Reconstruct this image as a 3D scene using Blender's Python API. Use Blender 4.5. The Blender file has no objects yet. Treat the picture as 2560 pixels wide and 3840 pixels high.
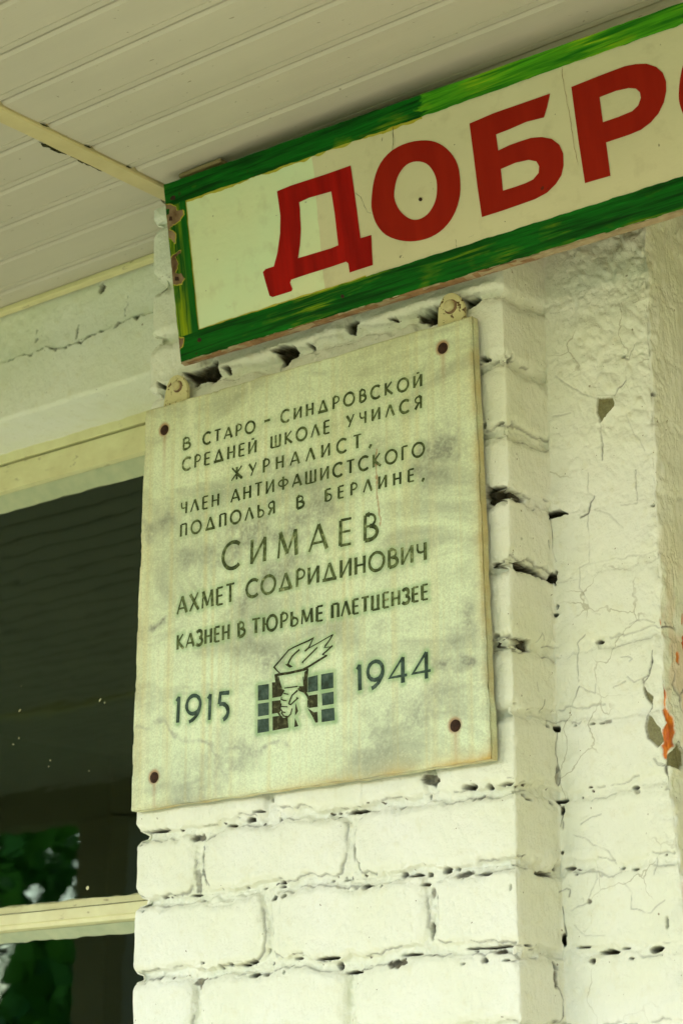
import bpy, bmesh, math, random
import numpy as np
from mathutils import Matrix, Vector
sc = bpy.context.scene
COL = sc.collection
# ------------------------------------------------------------------ camera
# rows: camera right, camera down, camera forward, in world axes (X along the wall, Y into it, Z up)
R = np.array([[0.7721, 0.6355, 0.0003], [-0.1855, 0.2258, -0.9564], [-0.6078, 0.7383, 0.2922]])
u_, s_, vt_ = np.linalg.svd(R); R = u_ @ vt_
CAM = np.array([1.5214, -1.79, 1.60]); F = 7900.0; PC = np.array([1280.0, 1920.0])
cd = bpy.data.cameras.new('camera'); cam = bpy.data.objects.new('camera', cd); COL.objects.link(cam)
M = Matrix([[R[0][i], -R[1][i], -R[2][i], CAM[i]] for i in range(3)] + [[0, 0, 0, 1]])
cam.matrix_world = M
cd.sensor_width = 36; cd.sensor_fit = 'AUTO'; cd.lens = F * 36 / 3840; cd.clip_start = .05; cd.clip_end = 500
cd.dof.use_dof = True; cd.dof.focus_distance = 2.36; cd.dof.aperture_fstop = 9.0
sc.camera = cam
# ------------------------------------------------------------------ sky, sun, exposure
SUN_EL, SUN_AZ = math.radians(38), math.radians(215)     # azimuth measured clockwise from +Y
w = bpy.data.worlds.new('World'); sc.world = w; w.use_nodes = True
nt = w.node_tree; bg = nt.nodes['Background']; sky = nt.nodes.new('ShaderNodeTexSky')
sky.sky_type = 'NISHITA'; sky.sun_disc = False; sky.sun_elevation = SUN_EL; sky.sun_rotation = SUN_AZ
sky.air_density = 1.0; sky.dust_density = 1.6; sky.ozone_density = 1.0
nt.links.new(sky.outputs[0], bg.inputs[0]); bg.inputs[1].default_value = 0.12
sd = bpy.data.lights.new('sun', 'SUN'); sd.energy = 1.0; sd.angle = math.radians(20); sd.color = (1, .995, .93)
sun = bpy.data.objects.new('sun', sd); COL.objects.link(sun)
sdir = Vector((math.sin(SUN_AZ) * math.cos(SUN_EL), math.cos(SUN_AZ) * math.cos(SUN_EL), math.sin(SUN_EL)))
sun.rotation_euler = sdir.to_track_quat('Z', 'Y').to_euler()
sc.view_settings.view_transform = 'Standard'; sc.view_settings.look = 'None'
sc.view_settings.exposure = 2.57; sc.view_settings.gamma = 1.0
sc.render.engine = 'CYCLES'; sc.cycles.max_bounces = 8; sc.cycles.diffuse_bounces = 5
sc.cycles.use_denoising = True; sc.cycles.denoising_prefilter = 'ACCURATE'; sc.cycles.denoising_input_passes = 'RGB_ALBEDO_NORMAL'; sc.cycles.sample_clamp_indirect = 6
rng = np.random.default_rng(7); random.seed(7)
# ------------------------------------------------------------------ measuring helpers (pixel of the photo -> point on a named plane)
def ray(p): return R.T @ np.array([(p[0] - PC[0]) / F, (p[1] - PC[1]) / F, 1.0])
def onY(p, y=0.0): d = ray(p); return CAM + d * ((y - CAM[1]) / d[1])
def onX(p, x): d = ray(p); return CAM + d * ((x - CAM[0]) / d[0])
def crop(ox, oy, s): return lambda x, y: (ox + x / s, oy + y / s)
C1 = crop(0, 0, 1.225); C2 = crop(1280, 0, 1.225); C3 = crop(0, 1280, 1.225); C4 = crop(1280, 1280, 1.225)
C5 = crop(0, 2560, 1.225); C6 = crop(1280, 2560, 1.225); C7 = crop(2300, 2300, 3.92)
C8 = crop(480, 1240, 1.7043); C9 = crop(1000, 1060, 1.7422)
TA = crop(640, 1360, 1.4792); TB = crop(640, 2050, 1.4792); EM = crop(940, 2350, 4.3556)
SZ = crop(540, 600, 2.45); DZ = crop(960, 560, 3.0154); BZ = crop(1500, 1040, 3.136)
# ------------------------------------------------------------------ noise in numpy
def vnoise(x, y, seed=0):
    r = np.random.default_rng(seed + 1000).random((256, 256))
    xi = np.floor(x).astype(int); yi = np.floor(y).astype(int); fx = x - xi; fy = y - yi
    fx = fx * fx * fx * (fx * (fx * 6 - 15) + 10); fy = fy * fy * fy * (fy * (fy * 6 - 15) + 10)
    a = r[xi & 255, yi & 255]; b = r[(xi + 1) & 255, yi & 255]; c = r[xi & 255, (yi + 1) & 255]; d = r[(xi + 1) & 255, (yi + 1) & 255]
    return (a + (b - a) * fx) * (1 - fy) + (c + (d - c) * fx) * fy - .5
def fbm(x, y, sc_, seed=0, oct=3):
    o = 0; a = 1; x = x / sc_; y = y / sc_
    for k in range(oct): o = o + a * vnoise(x, y, seed + k * 17); a *= .5; x = x * 2.03 + 5.1; y = y * 2.03 + 9.7
    return o
def sstep(a, b, x): t = np.clip((x - a) / (b - a), 0, 1); return t * t * (3 - 2 * t)
def seg_dist(X, Y, pts):
    d = np.full(X.shape, 9.0)
    for (x0, y0), (x1, y1) in zip(pts[:-1], pts[1:]):
        dx, dy = x1 - x0, y1 - y0; L = dx * dx + dy * dy + 1e-12
        t = np.clip(((X - x0) * dx + (Y - y0) * dy) / L, 0, 1)
        d = np.minimum(d, np.hypot(X - x0 - t * dx, Y - y0 - t * dy))
    return d
def poly_sd(X, Y, pts):            # signed distance, negative inside
    d = seg_dist(X, Y, list(pts) + [pts[0]]); ins = np.zeros(X.shape, bool); n = len(pts)
    for i in range(n):
        x0, y0 = pts[i]; x1, y1 = pts[(i + 1) % n]
        if y0 == y1: continue
        c = ((y0 > Y) != (y1 > Y)) & (X < (x1 - x0) * (Y - y0) / (y1 - y0) + x0); ins ^= c
    return np.where(ins, -d, d)
# ------------------------------------------------------------------ mesh helpers
def link(name, me, mat=None, parent=None):
    o = bpy.data.objects.new(name, me); COL.objects.link(o)
    if mat is not None: me.materials.append(mat)
    if parent is not None: o.parent = parent
    return o
def tag(o, label=None, cat=None, group=None, kind=None):
    if label: o['label'] = label
    if cat: o['category'] = cat
    if group: o['group'] = group
    if kind: o['kind'] = kind
    return o
def empty(name, label, cat, group=None):
    o = bpy.data.objects.new(name, None); o.empty_display_size = .05; COL.objects.link(o); return tag(o, label, cat, group)
def npmesh(name, V, Q, attrs=None, smooth=True):
    me = bpy.data.meshes.new(name); V = np.ascontiguousarray(V, np.float32); Q = np.ascontiguousarray(Q, np.int32)
    k = Q.shape[1]; me.vertices.add(len(V)); me.vertices.foreach_set('co', V.ravel())
    me.loops.add(Q.size); me.loops.foreach_set('vertex_index', Q.ravel())
    me.polygons.add(len(Q)); me.polygons.foreach_set('loop_start', np.arange(0, Q.size, k, dtype=np.int32))
    me.polygons.foreach_set('use_smooth', np.full(len(Q), smooth))
    for n, a in (attrs or {}).items():
        at = me.attributes.new(n, 'FLOAT', 'POINT'); at.data.foreach_set('value', np.ascontiguousarray(a, np.float32).ravel())
    me.update(calc_edges=True); return me
def gridquads(nu, nv):
    i = np.arange(nu - 1)[:, None] * nv + np.arange(nv - 1)[None, :]
    return np.stack([i, i + nv, i + nv + 1, i + 1], -1).reshape(-1, 4)
def pymesh(name, V, Fc, smooth=False):
    me = bpy.data.meshes.new(name); me.from_pydata([tuple(v) for v in V], [], Fc)
    if smooth: me.polygons.foreach_set('use_smooth', [True] * len(me.polygons))
    me.update(); return me
def boxes(name, bl, bevel=0.0, segs=2):
    bm = bmesh.new()
    for (x0, x1, y0, y1, z0, z1) in bl:
        r = bmesh.ops.create_cube(bm, size=1.0)
        for v in r['verts']: v.co = Vector(((x0 + x1) / 2 + v.co.x * (x1 - x0), (y0 + y1) / 2 + v.co.y * (y1 - y0), (z0 + z1) / 2 + v.co.z * (z1 - z0)))
    if bevel: bmesh.ops.bevel(bm, geom=bm.edges[:], offset=bevel, segments=segs, affect='EDGES', profile=.6)
    me = bpy.data.meshes.new(name); bm.to_mesh(me); bm.free(); return me
# ------------------------------------------------------------------ materials
class N:
    def __init__(s, name):
        s.m = bpy.data.materials.new(name); s.m.use_nodes = True; s.t = s.m.node_tree; s.b = s.t.nodes['Principled BSDF']
    def n(s, t, **k):
        o = s.t.nodes.new(t)
        for a, v in k.items(): setattr(o, a, v)
        return o
    def l(s, a, b): s.t.links.new(a, b)
    def val(s, sock, v):
        if hasattr(v, 'is_output'): s.l(v, sock)
        else: sock.default_value = v
    def co(s, scale=(1, 1, 1), kind='Object'):
        m = s.n('ShaderNodeMapping'); m.inputs['Scale'].default_value = scale; s.l(s.n('ShaderNodeTexCoord').outputs[kind], m.inputs[0]); return m.outputs[0]
    def noise(s, scale, co=None, detail=4, rough=.55, dist=0):
        x = s.n('ShaderNodeTexNoise'); x.inputs['Scale'].default_value = scale; x.inputs['Detail'].default_value = detail
        x.inputs['Roughness'].default_value = rough; x.inputs['Distortion'].default_value = dist; s.l(co if co is not None else s.co(), x.inputs['Vector']); return x.outputs[0]
    def ramp(s, f, stops):
        r = s.n('ShaderNodeValToRGB'); e = r.color_ramp.elements
        while len(e) < len(stops): e.new(.5)
        for q, (p, c) in zip(e, stops): q.position = p; q.color = (*c, 1) if len(c) == 3 else c
        s.l(f, r.inputs[0]); return r.outputs[0]
    def rmp(s, f, a, b, lo=0., hi=1.):
        r = s.n('ShaderNodeMapRange'); s.l(f, r.inputs[0])
        for i, v in zip((1, 2, 3, 4), (a, b, lo, hi)): r.inputs[i].default_value = v
        return r.outputs[0]
    def mix(s, f, a, b, mode='MIX'):
        x = s.n('ShaderNodeMix', data_type='RGBA', blend_type=mode); s.val(x.inputs[0], f)
        for i, v in ((6, a), (7, b)): s.val(x.inputs[i], (*v, 1) if isinstance(v, tuple) and len(v) == 3 else v)
        return x.outputs[2]
    def math(s, op, a, b=0.):
        x = s.n('ShaderNodeMath', operation=op); s.val(x.inputs[0], a); s.val(x.inputs[1], b); return x.outputs[0]
    def attr(s, name): return s.n('ShaderNodeAttribute', attribute_name=name).outputs['Fac']
    def sep(s, co=None):
        x = s.n('ShaderNodeSeparateXYZ'); s.l(co if co is not None else s.co(), x.inputs[0]); return x.outputs
    def bump(s, h, dist, strength=1.0):
        x = s.n('ShaderNodeBump'); x.inputs['Distance'].default_value = dist; x.inputs['Strength'].default_value = strength; s.l(h, x.inputs['Height']); s.l(x.outputs[0], s.b.inputs['Normal'])
    def done(s, col, rough=.6, spec=.4):
        s.val(s.b.inputs['Base Color'], (*col, 1) if isinstance(col, tuple) and len(col) == 3 else col); s.val(s.b.inputs['Roughness'], rough)
        s.b.inputs['Specular IOR Level'].default_value = spec; return s.m
PAINT = (.825, .83, .765)
def m_wall():
    k = N('cracked_white_paint'); n1 = k.noise(6, detail=3); n2 = k.noise(60, detail=5); n3 = k.noise(420, detail=3)
    c = k.mix(k.rmp(n1, .35, .7), PAINT, (.76, .775, .63)); c = k.mix(k.rmp(n2, .56, .75, 0, .45), c, (.70, .68, .50))
    wp = k.n('ShaderNodeVectorMath', operation='ADD'); dn = k.n('ShaderNodeTexNoise'); dn.inputs['Scale'].default_value = 22; dn.inputs['Detail'].default_value = 4; k.l(k.co(), dn.inputs['Vector'])
    dsc = k.n('ShaderNodeVectorMath', operation='SCALE'); dsc.inputs['Scale'].default_value = .05; k.l(dn.outputs['Color'], dsc.inputs[0]); k.l(k.co(), wp.inputs[0]); k.l(dsc.outputs[0], wp.inputs[1])
    vo = k.n('ShaderNodeTexVoronoi', feature='DISTANCE_TO_EDGE'); vo.inputs['Scale'].default_value = 17; k.l(wp.outputs[0], vo.inputs['Vector'])
    hair = k.math('MULTIPLY', k.attr('craze'), k.math('MULTIPLY', k.rmp(vo.outputs['Distance'], .006, .015, 1, 0), k.rmp(k.noise(9, detail=3), .50, .60))); c = k.mix(k.math('MULTIPLY', hair, .55), c, (.30, .27, .16))
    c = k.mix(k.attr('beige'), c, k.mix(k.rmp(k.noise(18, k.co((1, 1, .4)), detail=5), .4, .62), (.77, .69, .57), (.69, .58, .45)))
    sp = k.noise(150, detail=2); c = k.mix(k.rmp(sp, .735, .75, 0, .8), c, (.20, .15, .07))
    bare = k.ramp(k.noise(140, detail=5), [(.3, (.03, .022, .010)), (.52, (.075, .058, .028)), (.72, (.26, .22, .13))])  # bare mortar, its colour lowered to include the shade inside holes
    c = k.mix(k.attr('bare'), c, bare); c = k.mix(k.attr('crack_and_hole_shade'), c, (.030, .024, .011))  # dark crack lines, plus shade painted into the hole cores
    c = k.mix(k.attr('plaster'), c, k.mix(k.rmp(n3, .3, .7), (.16, .15, .07), (.25, .23, .11)))
    c = k.mix(k.attr('rust'), c, k.ramp(k.noise(45, detail=5), [(.35, (.45, .08, .004)), (.55, (.72, .20, .01)), (.7, (.74, .34, .05))]))
    brush = k.noise(1, k.co((300, 300, 90)), detail=3)
    k.bump(k.math('ADD', k.math('MULTIPLY', n2, .6), k.math('ADD', k.math('MULTIPLY', n3, .25), k.math('MULTIPLY', brush, .4))), .0034, .85)
    return k.done(c, .5, .4)
def m_ceiling():
    k = N('plastic_panel'); c = k.mix(k.rmp(k.noise(3, k.co((1, 6, 1))), .35, .7), (.545, .505, .43), (.505, .47, .40))
    c = k.mix(k.rmp(k.noise(180, k.co((.5, 1, 1)), detail=2), .72, .76, 0, .6), c, (.15, .12, .06))
    k.bump(k.noise(1, k.co((30, 600, 1)), detail=3), .0004, .5); return k.done(c, .42, .4)
def m_cream(name='cream_gloss_paint', a=(.72, .66, .38), b=(.66, .60, .33), rough=.4):
    k = N(name); n = k.noise(25, detail=5); c = k.mix(k.rmp(n, .35, .65), a, b)
    c = k.mix(k.rmp(k.noise(90, k.co((.4, 1, 1)), detail=4), .66, .72, 0, .7), c, (.22, .17, .08))
    k.bump(k.noise(70, k.co((.3, 1, 1)), detail=5), .0015, .6); return k.done(c, rough, .45)
def m_marble():
    k = N('weathered_marble'); o = k.sep(); co = k.co()
    vein = k.noise(5, k.co((1, 1, 2.6)), detail=6, rough=.6, dist=.8); c = k.ramp(vein, [(.28, (.38, .42, .33)), (.42, (.55, .61, .45)), (.52, (.73, .82, .60)), (.68, (.80, .88, .66))])
    streak = k.noise(1, k.co((85, 1, 1.6)), detail=4); c = k.mix(k.rmp(streak, .50, .72, 0, .55), c, (.66, .58, .27))
    top = k.rmp(o[2], 2.28, 2.49, 0., .40); c = k.mix(k.math('MULTIPLY', top, k.rmp(k.noise(7), .3, .6)), c, (.56, .52, .26))
    wash = k.noise(1, k.co((60, 1, 3)), detail=4); c = k.mix(k.rmp(wash, .56, .70, 0, .45), c, (.86, .90, .68)); clus = k.noise(30, detail=3); grain = k.math('ADD', k.noise(480, detail=3, rough=.7), k.math('MULTIPLY', k.math('SUBTRACT', .5, clus), .35)); c = k.mix(k.rmp(grain, .40, .62, 0, .32), c, (.30, .32, .20)); c = k.mix(k.rmp(k.noise(330, detail=2), .60, .72, 0, .38), c, (.88, .90, .66))
    c = k.mix(k.math('MULTIPLY', k.attr('edge'), k.rmp(k.noise(16, detail=5), .36, .62, .1, .9)), c, (.56, .38, .12))
    c = k.mix(k.math('MULTIPLY', k.attr('halo'), k.rmp(k.noise(55, detail=4), .25, .6, .35, 1)), c, (.24, .42, .19))
    c = k.mix(k.attr('stain'), c, (.36, .13, .03))
    c = k.mix(k.math('MULTIPLY', k.attr('vein'), k.rmp(k.noise(260, detail=3), .3, .6, .55, 1.3)), c, (.27, .28, .225))
    k.bump(k.math('ADD', grain, k.noise(90, detail=3)), .0006, .6); return k.done(c, .55, .35)
def m_ink():
    k = N('engraved_paint'); n = k.math('ADD', k.noise(160, detail=4), k.math('MULTIPLY', k.math('SUBTRACT', k.noise(16, detail=2), .5), .5)); c = k.ramp(n, [(.32, (.03, .045, .018)), (.50, (.075, .095, .035)), (.64, (.14, .18, .075)), (.76, (.36, .38, .20))])
    return k.done(c, .7, .2)
def m_ink2():
    k = N('blue_green_engraved_paint'); c = k.ramp(k.noise(120, detail=5), [(.34, (.02, .035, .022)), (.52, (.04, .075, .06)), (.70, (.085, .12, .10))]); return k.done(c, .65, .25)
def m_ink3():
    k = N('brown_engraved_paint'); c = k.ramp(k.noise(200, detail=5), [(.34, (.016, .016, .007)), (.55, (.045, .044, .018)), (.72, (.13, .13, .06))]); return k.done(c, .7, .2)
def green_colour(k, br, fine, pat, o, dark, mid, lite, amt, slope):
    c = k.ramp(br, [(.32, dark), (.50, mid), (.70, tuple(x * 1.5 for x in mid))]); c = k.mix(k.rmp(fine, .45, .70, 0, .6), c, dark)
    g_ = k.math('ADD', pat, k.math('MULTIPLY', k.math('SUBTRACT', o[0], .3), slope))
    f = k.math('MULTIPLY', k.rmp(br, .47, .60), k.rmp(g_, .57 - amt, .68 - amt)); f = k.math('MULTIPLY', f, k.rmp(fine, .35, .6)); return k.mix(f, c, lite)
DKG = ((.0016, .032, .003), (.004, .105, .007), (.20, .30, .008), .035, .20); LTG = ((.012, .14, .006), (.07, .30, .010), (.32, .48, .012), .12, 0.)
def m_green(name, a, b=None, seam=0.):
    k = N(name); br = k.noise(1, k.co((9, 170, 170)), detail=5, dist=.6); fine = k.noise(1, k.co((26, 620, 620)), detail=3); pat = k.noise(15, k.co((.5, 1, 1)), detail=4); o = k.sep()
    c = green_colour(k, br, fine, pat, o, *a)
    if b:
        e = k.math('ADD', o[0], k.math('ADD', k.math('MULTIPLY', k.math('SUBTRACT', k.noise(1, k.co((30, 400, 160)), detail=3), .5), .05), k.math('MULTIPLY', k.math('SUBTRACT', k.noise(40), .5), .02)))
        c = k.mix(k.rmp(e, seam - .002, seam + .002), c, green_colour(k, br, fine, pat, o, *b))
    c = k.mix(k.rmp(k.noise(60, detail=4), .70, .74, 0, .7), c, (.03, .025, .008))
    k.bump(br, .0012, .7); return k.done(c, .48, .08)
def m_rail(v):          # vertical strokes for the stile of the frame
    k = N('green_stile_paint'); br = k.noise(1, k.co((150, 40, 11)), detail=5, dist=.6); pat = k.noise(17, detail=4); o = k.sep()
    c = k.ramp(br, [(.30, (.004, .055, .006)), (.50, (.006, .10, .009)), (.72, (.02, .16, .01))])
    c = k.mix(k.math('MULTIPLY', k.rmp(br, .40, .6), k.math('MULTIPLY', k.rmp(pat, .34, .44), k.rmp(o[0], .024, .016))), c, (.26, .34, .008)); k.bump(br, .0012, .7); return k.done(c, .48, .08)
def m_board():
    k = N('sign_board_paint'); o = k.sep(); n = k.noise(5, detail=5)
    c = k.mix(k.rmp(n, .35, .65), (.70, .645, .44), (.64, .585, .39)); ed = k.math('ADD', o[0], k.math('MULTIPLY', k.noise(9), .012))
    new = k.mix(k.rmp(k.noise(4, detail=3), .4, .62), (.68, .80, .54), (.74, .76, .49)); c = k.mix(k.rmp(ed, .243, .2435, 1, 0), c, new)
    c = k.mix(k.rmp(k.noise(110, detail=2), .72, .75, 0, .8), c, (.13, .11, .06)); c = k.mix(k.rmp(k.noise(35, detail=5), .55, .75, 0, .3), c, (.36, .30, .15))
    k.bump(k.noise(120, detail=4), .0007, .5); return k.done(c, .5, .35)
def m_red(name, a, b, sc_=(60, 1, 8)):
    k = N(name); n = k.noise(1, k.co(sc_), detail=5); c = k.mix(k.rmp(n, .35, .68), a, b)
    c = k.mix(k.rmp(k.noise(70, detail=2), .73, .75, 0, .7), c, (.05, .02, .01)); k.bump(n, .0006, .4); return k.done(c, .5, .10)
def m_plain(name, a, b, scale=60, rough=.7, bump=.001, spec=.3):
    k = N(name); n = k.noise(scale, detail=5); c = k.mix(k.rmp(n, .32, .68), a, b); k.bump(n, bump, .7); return k.done(c, rough, spec)
def m_tab():
    k = N('chipped_bracket_paint'); c = k.mix(k.rmp(k.noise(150, detail=4), .575, .62), (.66, .60, .33), (.11, .055, .02)); k.bump(k.noise(120, detail=4), .0012, .8); return k.done(c, .6, .3)
def m_glass():
    k = N('window_glass'); out = k.t.nodes['Material Output']; gl = k.n('ShaderNodeBsdfGlossy'); gl.inputs['Roughness'].default_value = .012
    gl.inputs[0].default_value = (.78, 1, .84, 1); tr = k.n('ShaderNodeBsdfTransparent'); tr.inputs[0].default_value = (.55, .6, .5, 1)
    fr = k.n('ShaderNodeFresnel'); fr.inputs[0].default_value = 1.74; mx = k.n('ShaderNodeMixShader')
    b = k.n('ShaderNodeBump'); b.inputs['Distance'].default_value = .0009; b.inputs['Strength'].default_value = .16; k.l(k.noise(9, k.co((1, 1, 2.5)), detail=2), b.inputs['Height']); k.l(b.outputs[0], gl.inputs['Normal'])
    k.l(fr.outputs[0], mx.inputs[0]); k.l(tr.outputs[0], mx.inputs[1]); k.l(gl.outputs[0], mx.inputs[2]); k.l(mx.outputs[0], out.inputs[0]); return k.m
def m_leaf(name, a, b):
    k = N(name); inf = k.n('ShaderNodeNewGeometry'); c = k.mix(inf.outputs['Random Per Island'], a, b); k.done(c, .6, .2); return k.m
WALL = m_wall(); CEIL = m_ceiling(); CREAM = m_cream(); WINP = m_cream('window_paint', (.74, .72, .44), (.66, .62, .36), .45)
MARBLE = m_marble(); INK = m_ink(); INKB = m_ink2(); INKR = m_ink3(); GLASS = m_glass()
GREEN = m_green('dark_green_paint', DKG); LIME = m_green('light_green_paint', LTG); TOPG = m_green('two_tone_green_paint', DKG, LTG, .403)
STILE = m_rail(0); BOARD = m_board(); RED = m_red('brick_red_paint', (.28, .009, .002), (.34, .013, .003)); REDN = m_red('fresh_red_paint', (.25, .003, .0015), (.42, .006, .003), (70, 10, 7))
RIM = m_plain('yellow_paint_rim', (.42, .36, .02), (.50, .47, .07)); WOODP = m_plain('weathered_wood', (.20, .10, .045), (.34, .20, .10), 50)
PEEL = m_plain('bare_wood', (.10, .045, .018), (.34, .22, .13), 55); PRIMER = m_plain('pink_primer', (.30, .21, .12), (.42, .33, .21), 60)
RUSTY = m_plain('rusted_bolt_head', (.020, .009, .005), (.055, .02, .01), 300, .8, .0006); TAB = m_tab(); BOLT = m_plain('painted_bolt', (.62, .57, .33), (.50, .42, .22), 200, .5)
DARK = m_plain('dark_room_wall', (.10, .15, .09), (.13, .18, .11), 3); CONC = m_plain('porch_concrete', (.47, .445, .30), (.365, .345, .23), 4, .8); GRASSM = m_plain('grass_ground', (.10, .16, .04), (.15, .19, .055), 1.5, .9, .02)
POST = m_plain('post_paint', (.34, .30, .19), (.28, .24, .15), 5); BARK = m_plain('bark', (.07, .055, .035), (.13, .10, .07), 8, .9, .02)
# ------------------------------------------------------------------ the stepped masonry wall, one height field along a bent profile
XL, XR, YR, XJ = -.270, .281, .080, .417
PROF = [(XL, .245), (XL, 0), (XR, 0), (XR, YR), (XJ, YR), (XJ, .42)]
S0 = .245; S1 = S0 + XR - XL; S2 = S1 + YR; S3 = S2 + XJ - XR; S4 = S3 + .34
def unfold(p):      # pixel -> (s, z) on whichever face of the wall it lies
    q = onY(p, 0.0)
    if q[0] <= XR: return (S0 + q[0] - XL, q[2])
    q = onX(p, XR)
    if q[1] <= YR: return (S1 + q[1], q[2])
    q = onY(p, YR)
    if q[0] <= XJ: return (S2 + q[0] - XR, q[2])
    q = onX(p, XJ); return (S3 + q[1] - YR, q[2])
DS = .0010; ZC_ = 2.775
s = np.arange(0, S4, DS); z = np.arange(1.52, 2.80, DS); ns, nz = len(s), len(z)
kn = [0, S0, S1, S2, S3, S4]
px = np.interp(s, kn, [p[0] for p in PROF]); py = np.interp(s, kn, [p[1] for p in PROF])
g = np.exp(-.5 * (np.arange(-14, 15) * DS / .0042) ** 2); g /= g.sum()
px = np.convolve(np.pad(px, 14, 'edge'), g, 'valid'); py = np.convolve(np.pad(py, 14, 'edge'), g, 'valid')
tx, ty = np.gradient(px), np.gradient(py); tl = np.hypot(tx, ty) + 1e-9; nx, ny = ty / tl, -tx / tl
Sg, Zg = np.meshgrid(s, z, indexing='ij')
COURSE = [1.4900, 1.5700, 1.6420, 1.7230, 1.8015, 1.8870, 1.9660, 2.0480, 2.1240, 2.2050, 2.2830, 2.3620, 2.4400, 2.5200, 2.5980, 2.6760, 2.7550]
JO_A, JO_B = (-.1690, .0600), (-.0605, .1668)
onfront = (Sg > S0) & (Sg < S1); onrec = (Sg > S2) & (Sg < S3); onret = (Sg >= S1) & (Sg <= S2); onjamb = Sg > S3
wz = fbm(Sg, Zg, .045, 1) * .010 + fbm(Sg, Zg, .012, 2) * .0035
ws = fbm(Sg, Zg, .040, 3) * .008 + fbm(Sg, Zg, .011, 4) * .003
Zw = Zg + wz; Sw = Sg + ws
dz = np.full(Sg.shape, 1.0)
for c in COURSE: dz = np.minimum(dz, np.abs(Zw - c))
row = np.searchsorted(np.array(COURSE), Zg)
dv = np.full(Sg.shape, 1.0)
for par, js in ((0, JO_B), (1, JO_A)):
    m = ((row + 1) % 2 == par)
    for j in js: dv = np.where(m & onfront, np.minimum(dv, np.abs(Sw - (S0 + j - XL))), dv)
kk = .0075; dmin = -kk * np.log(np.exp(-dz / kk) + np.exp(-dv / kk)) + .0012          # soft minimum rounds the brick corners
dmin = dmin + fbm(Sg, Zg, .006, 47, 2) * .0012
mort = 1 - sstep(.0038, .0085, dmin); pillow = 1 - sstep(.004, .017, dmin)
smear = sstep(-.15, .25, fbm(Sg, Zg, .07, 5))                  # paint and mortar filling some of the joints
depth = np.where(onfront | (Sg <= S0), .0092, np.where(onret, .0078, .0034)) * (.66 + .34 * smear)
low = 1 - sstep(2.10, 2.28, Zg + fbm(Sg, Zg, .1, 6) * .1)
depth = np.where(onrec, depth * (.15 + .85 * low), depth); depth = np.where(onjamb, .0006, depth)
depth = depth * (1 + .9 * np.exp(-((Sg - S0) / .016) ** 2) + .5 * np.exp(-((Sg - S1) / .012) ** 2)); H = -depth * (.78 * mort + .45 * pillow)
H += mort * (fbm(Sg, Zg, .009, 8, 2) * .0030 + fbm(Sg, Zg, .004, 62, 2) * .0010) * np.where(onrec | onjamb, .6, 1)
crease = np.exp(-((dz - .0085) / .0011) ** 2) * (fbm(Sg, Zg, .03, 9) > .02)
crease_v = np.exp(-((dv - .0078) / .0011) ** 2) * (fbm(Sg, Zg, .03, 10) > .0)
H -= np.maximum(crease, crease_v) * .0009 * np.where(onfront | onret, 1, .35)
brickid = (vnoise(row * 7.3 + np.where(onfront, np.floor((Sg - S0) / .115), 9) * 3.1, row * 3.7, 11))
H += np.where(onjamb | onrec, 0, brickid * .0022)
H += fbm(Sg, Zg, .10, 12) * .0028 + fbm(Sg, Zg, .02, 13) * .0009 + fbm(Sg, Zg, .0055, 14, 2) * .00045; H += fbm(Sg, Zg * .6, .0035, 46, 2) * .00035 * np.where(mort > .2, 1.8, .8)
# lumpy render high on the recessed strip, smeared corner and a wavy jamb arris
lump = sstep(2.20, 2.42, Zg) * np.where(onrec, 1, 0) * sstep(S2 + .01, S2 + .05, Sg)
H += lump * (np.abs(fbm(Sg + Zg * .35, Zg * .8, .021, 15)) * .0074 - .0016)
arris = np.exp(-((Sg - S3) / .022) ** 2); H += arris * (fbm(Sg, Zg, .022, 16) * .0055 + fbm(Sg, Zg, .006, 44, 2) * .0012)
H += np.exp(-((Sg - S2) / .02) ** 2) * (.003 * sstep(2.05, 2.35, Zg) + fbm(Sg, Zg, .02, 17) * .0030)
H += np.exp(-((Zg - 2.532) / .007) ** 2) * .0035 * (1 - sstep(S1 - .03, S1 - .005, Sg))          # mortar bead under the sign
H += np.where(onjamb, fbm(Sg, Zg * .35, .012, 45) * .0022 + sstep(-.01, .01, fbm(Sg, Zg * .45, .05, 55)) * .0014 + sstep(-.01, .01, fbm(Sg, Zg * .4, .03, 56) - .1) * .0012, 0)
bare = np.zeros_like(H); crack_and_hole_shade = np.zeros_like(H); rust = np.zeros_like(H)
split = np.exp(-((dmin - .0074) / .0008) ** 2) * sstep(.02, .10, fbm(Sg, Zg, .030, 61)) * np.where(onfront | onret, 1.0, np.where(onrec, .7 * low, 0)) * (1 - .6 * sstep(2.45, 2.5, Zg))
H -= split * .0028; crack_and_hole_shade = np.maximum(crack_and_hole_shade, split * .55)      # brick and mortar parted along their edge
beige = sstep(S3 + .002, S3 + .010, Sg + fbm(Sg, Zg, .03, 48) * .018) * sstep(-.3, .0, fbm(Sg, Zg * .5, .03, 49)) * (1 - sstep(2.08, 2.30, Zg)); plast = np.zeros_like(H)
def window_of(pts, pad):
    a = np.array(pts); i0, i1 = np.searchsorted(s, [a[:, 0].min() - pad, a[:, 0].max() + pad]); j0, j1 = np.searchsorted(z, [a[:, 1].min() - pad, a[:, 1].max() + pad])
    return slice(max(i0, 0), i1), slice(max(j0, 0), j1)
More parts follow.
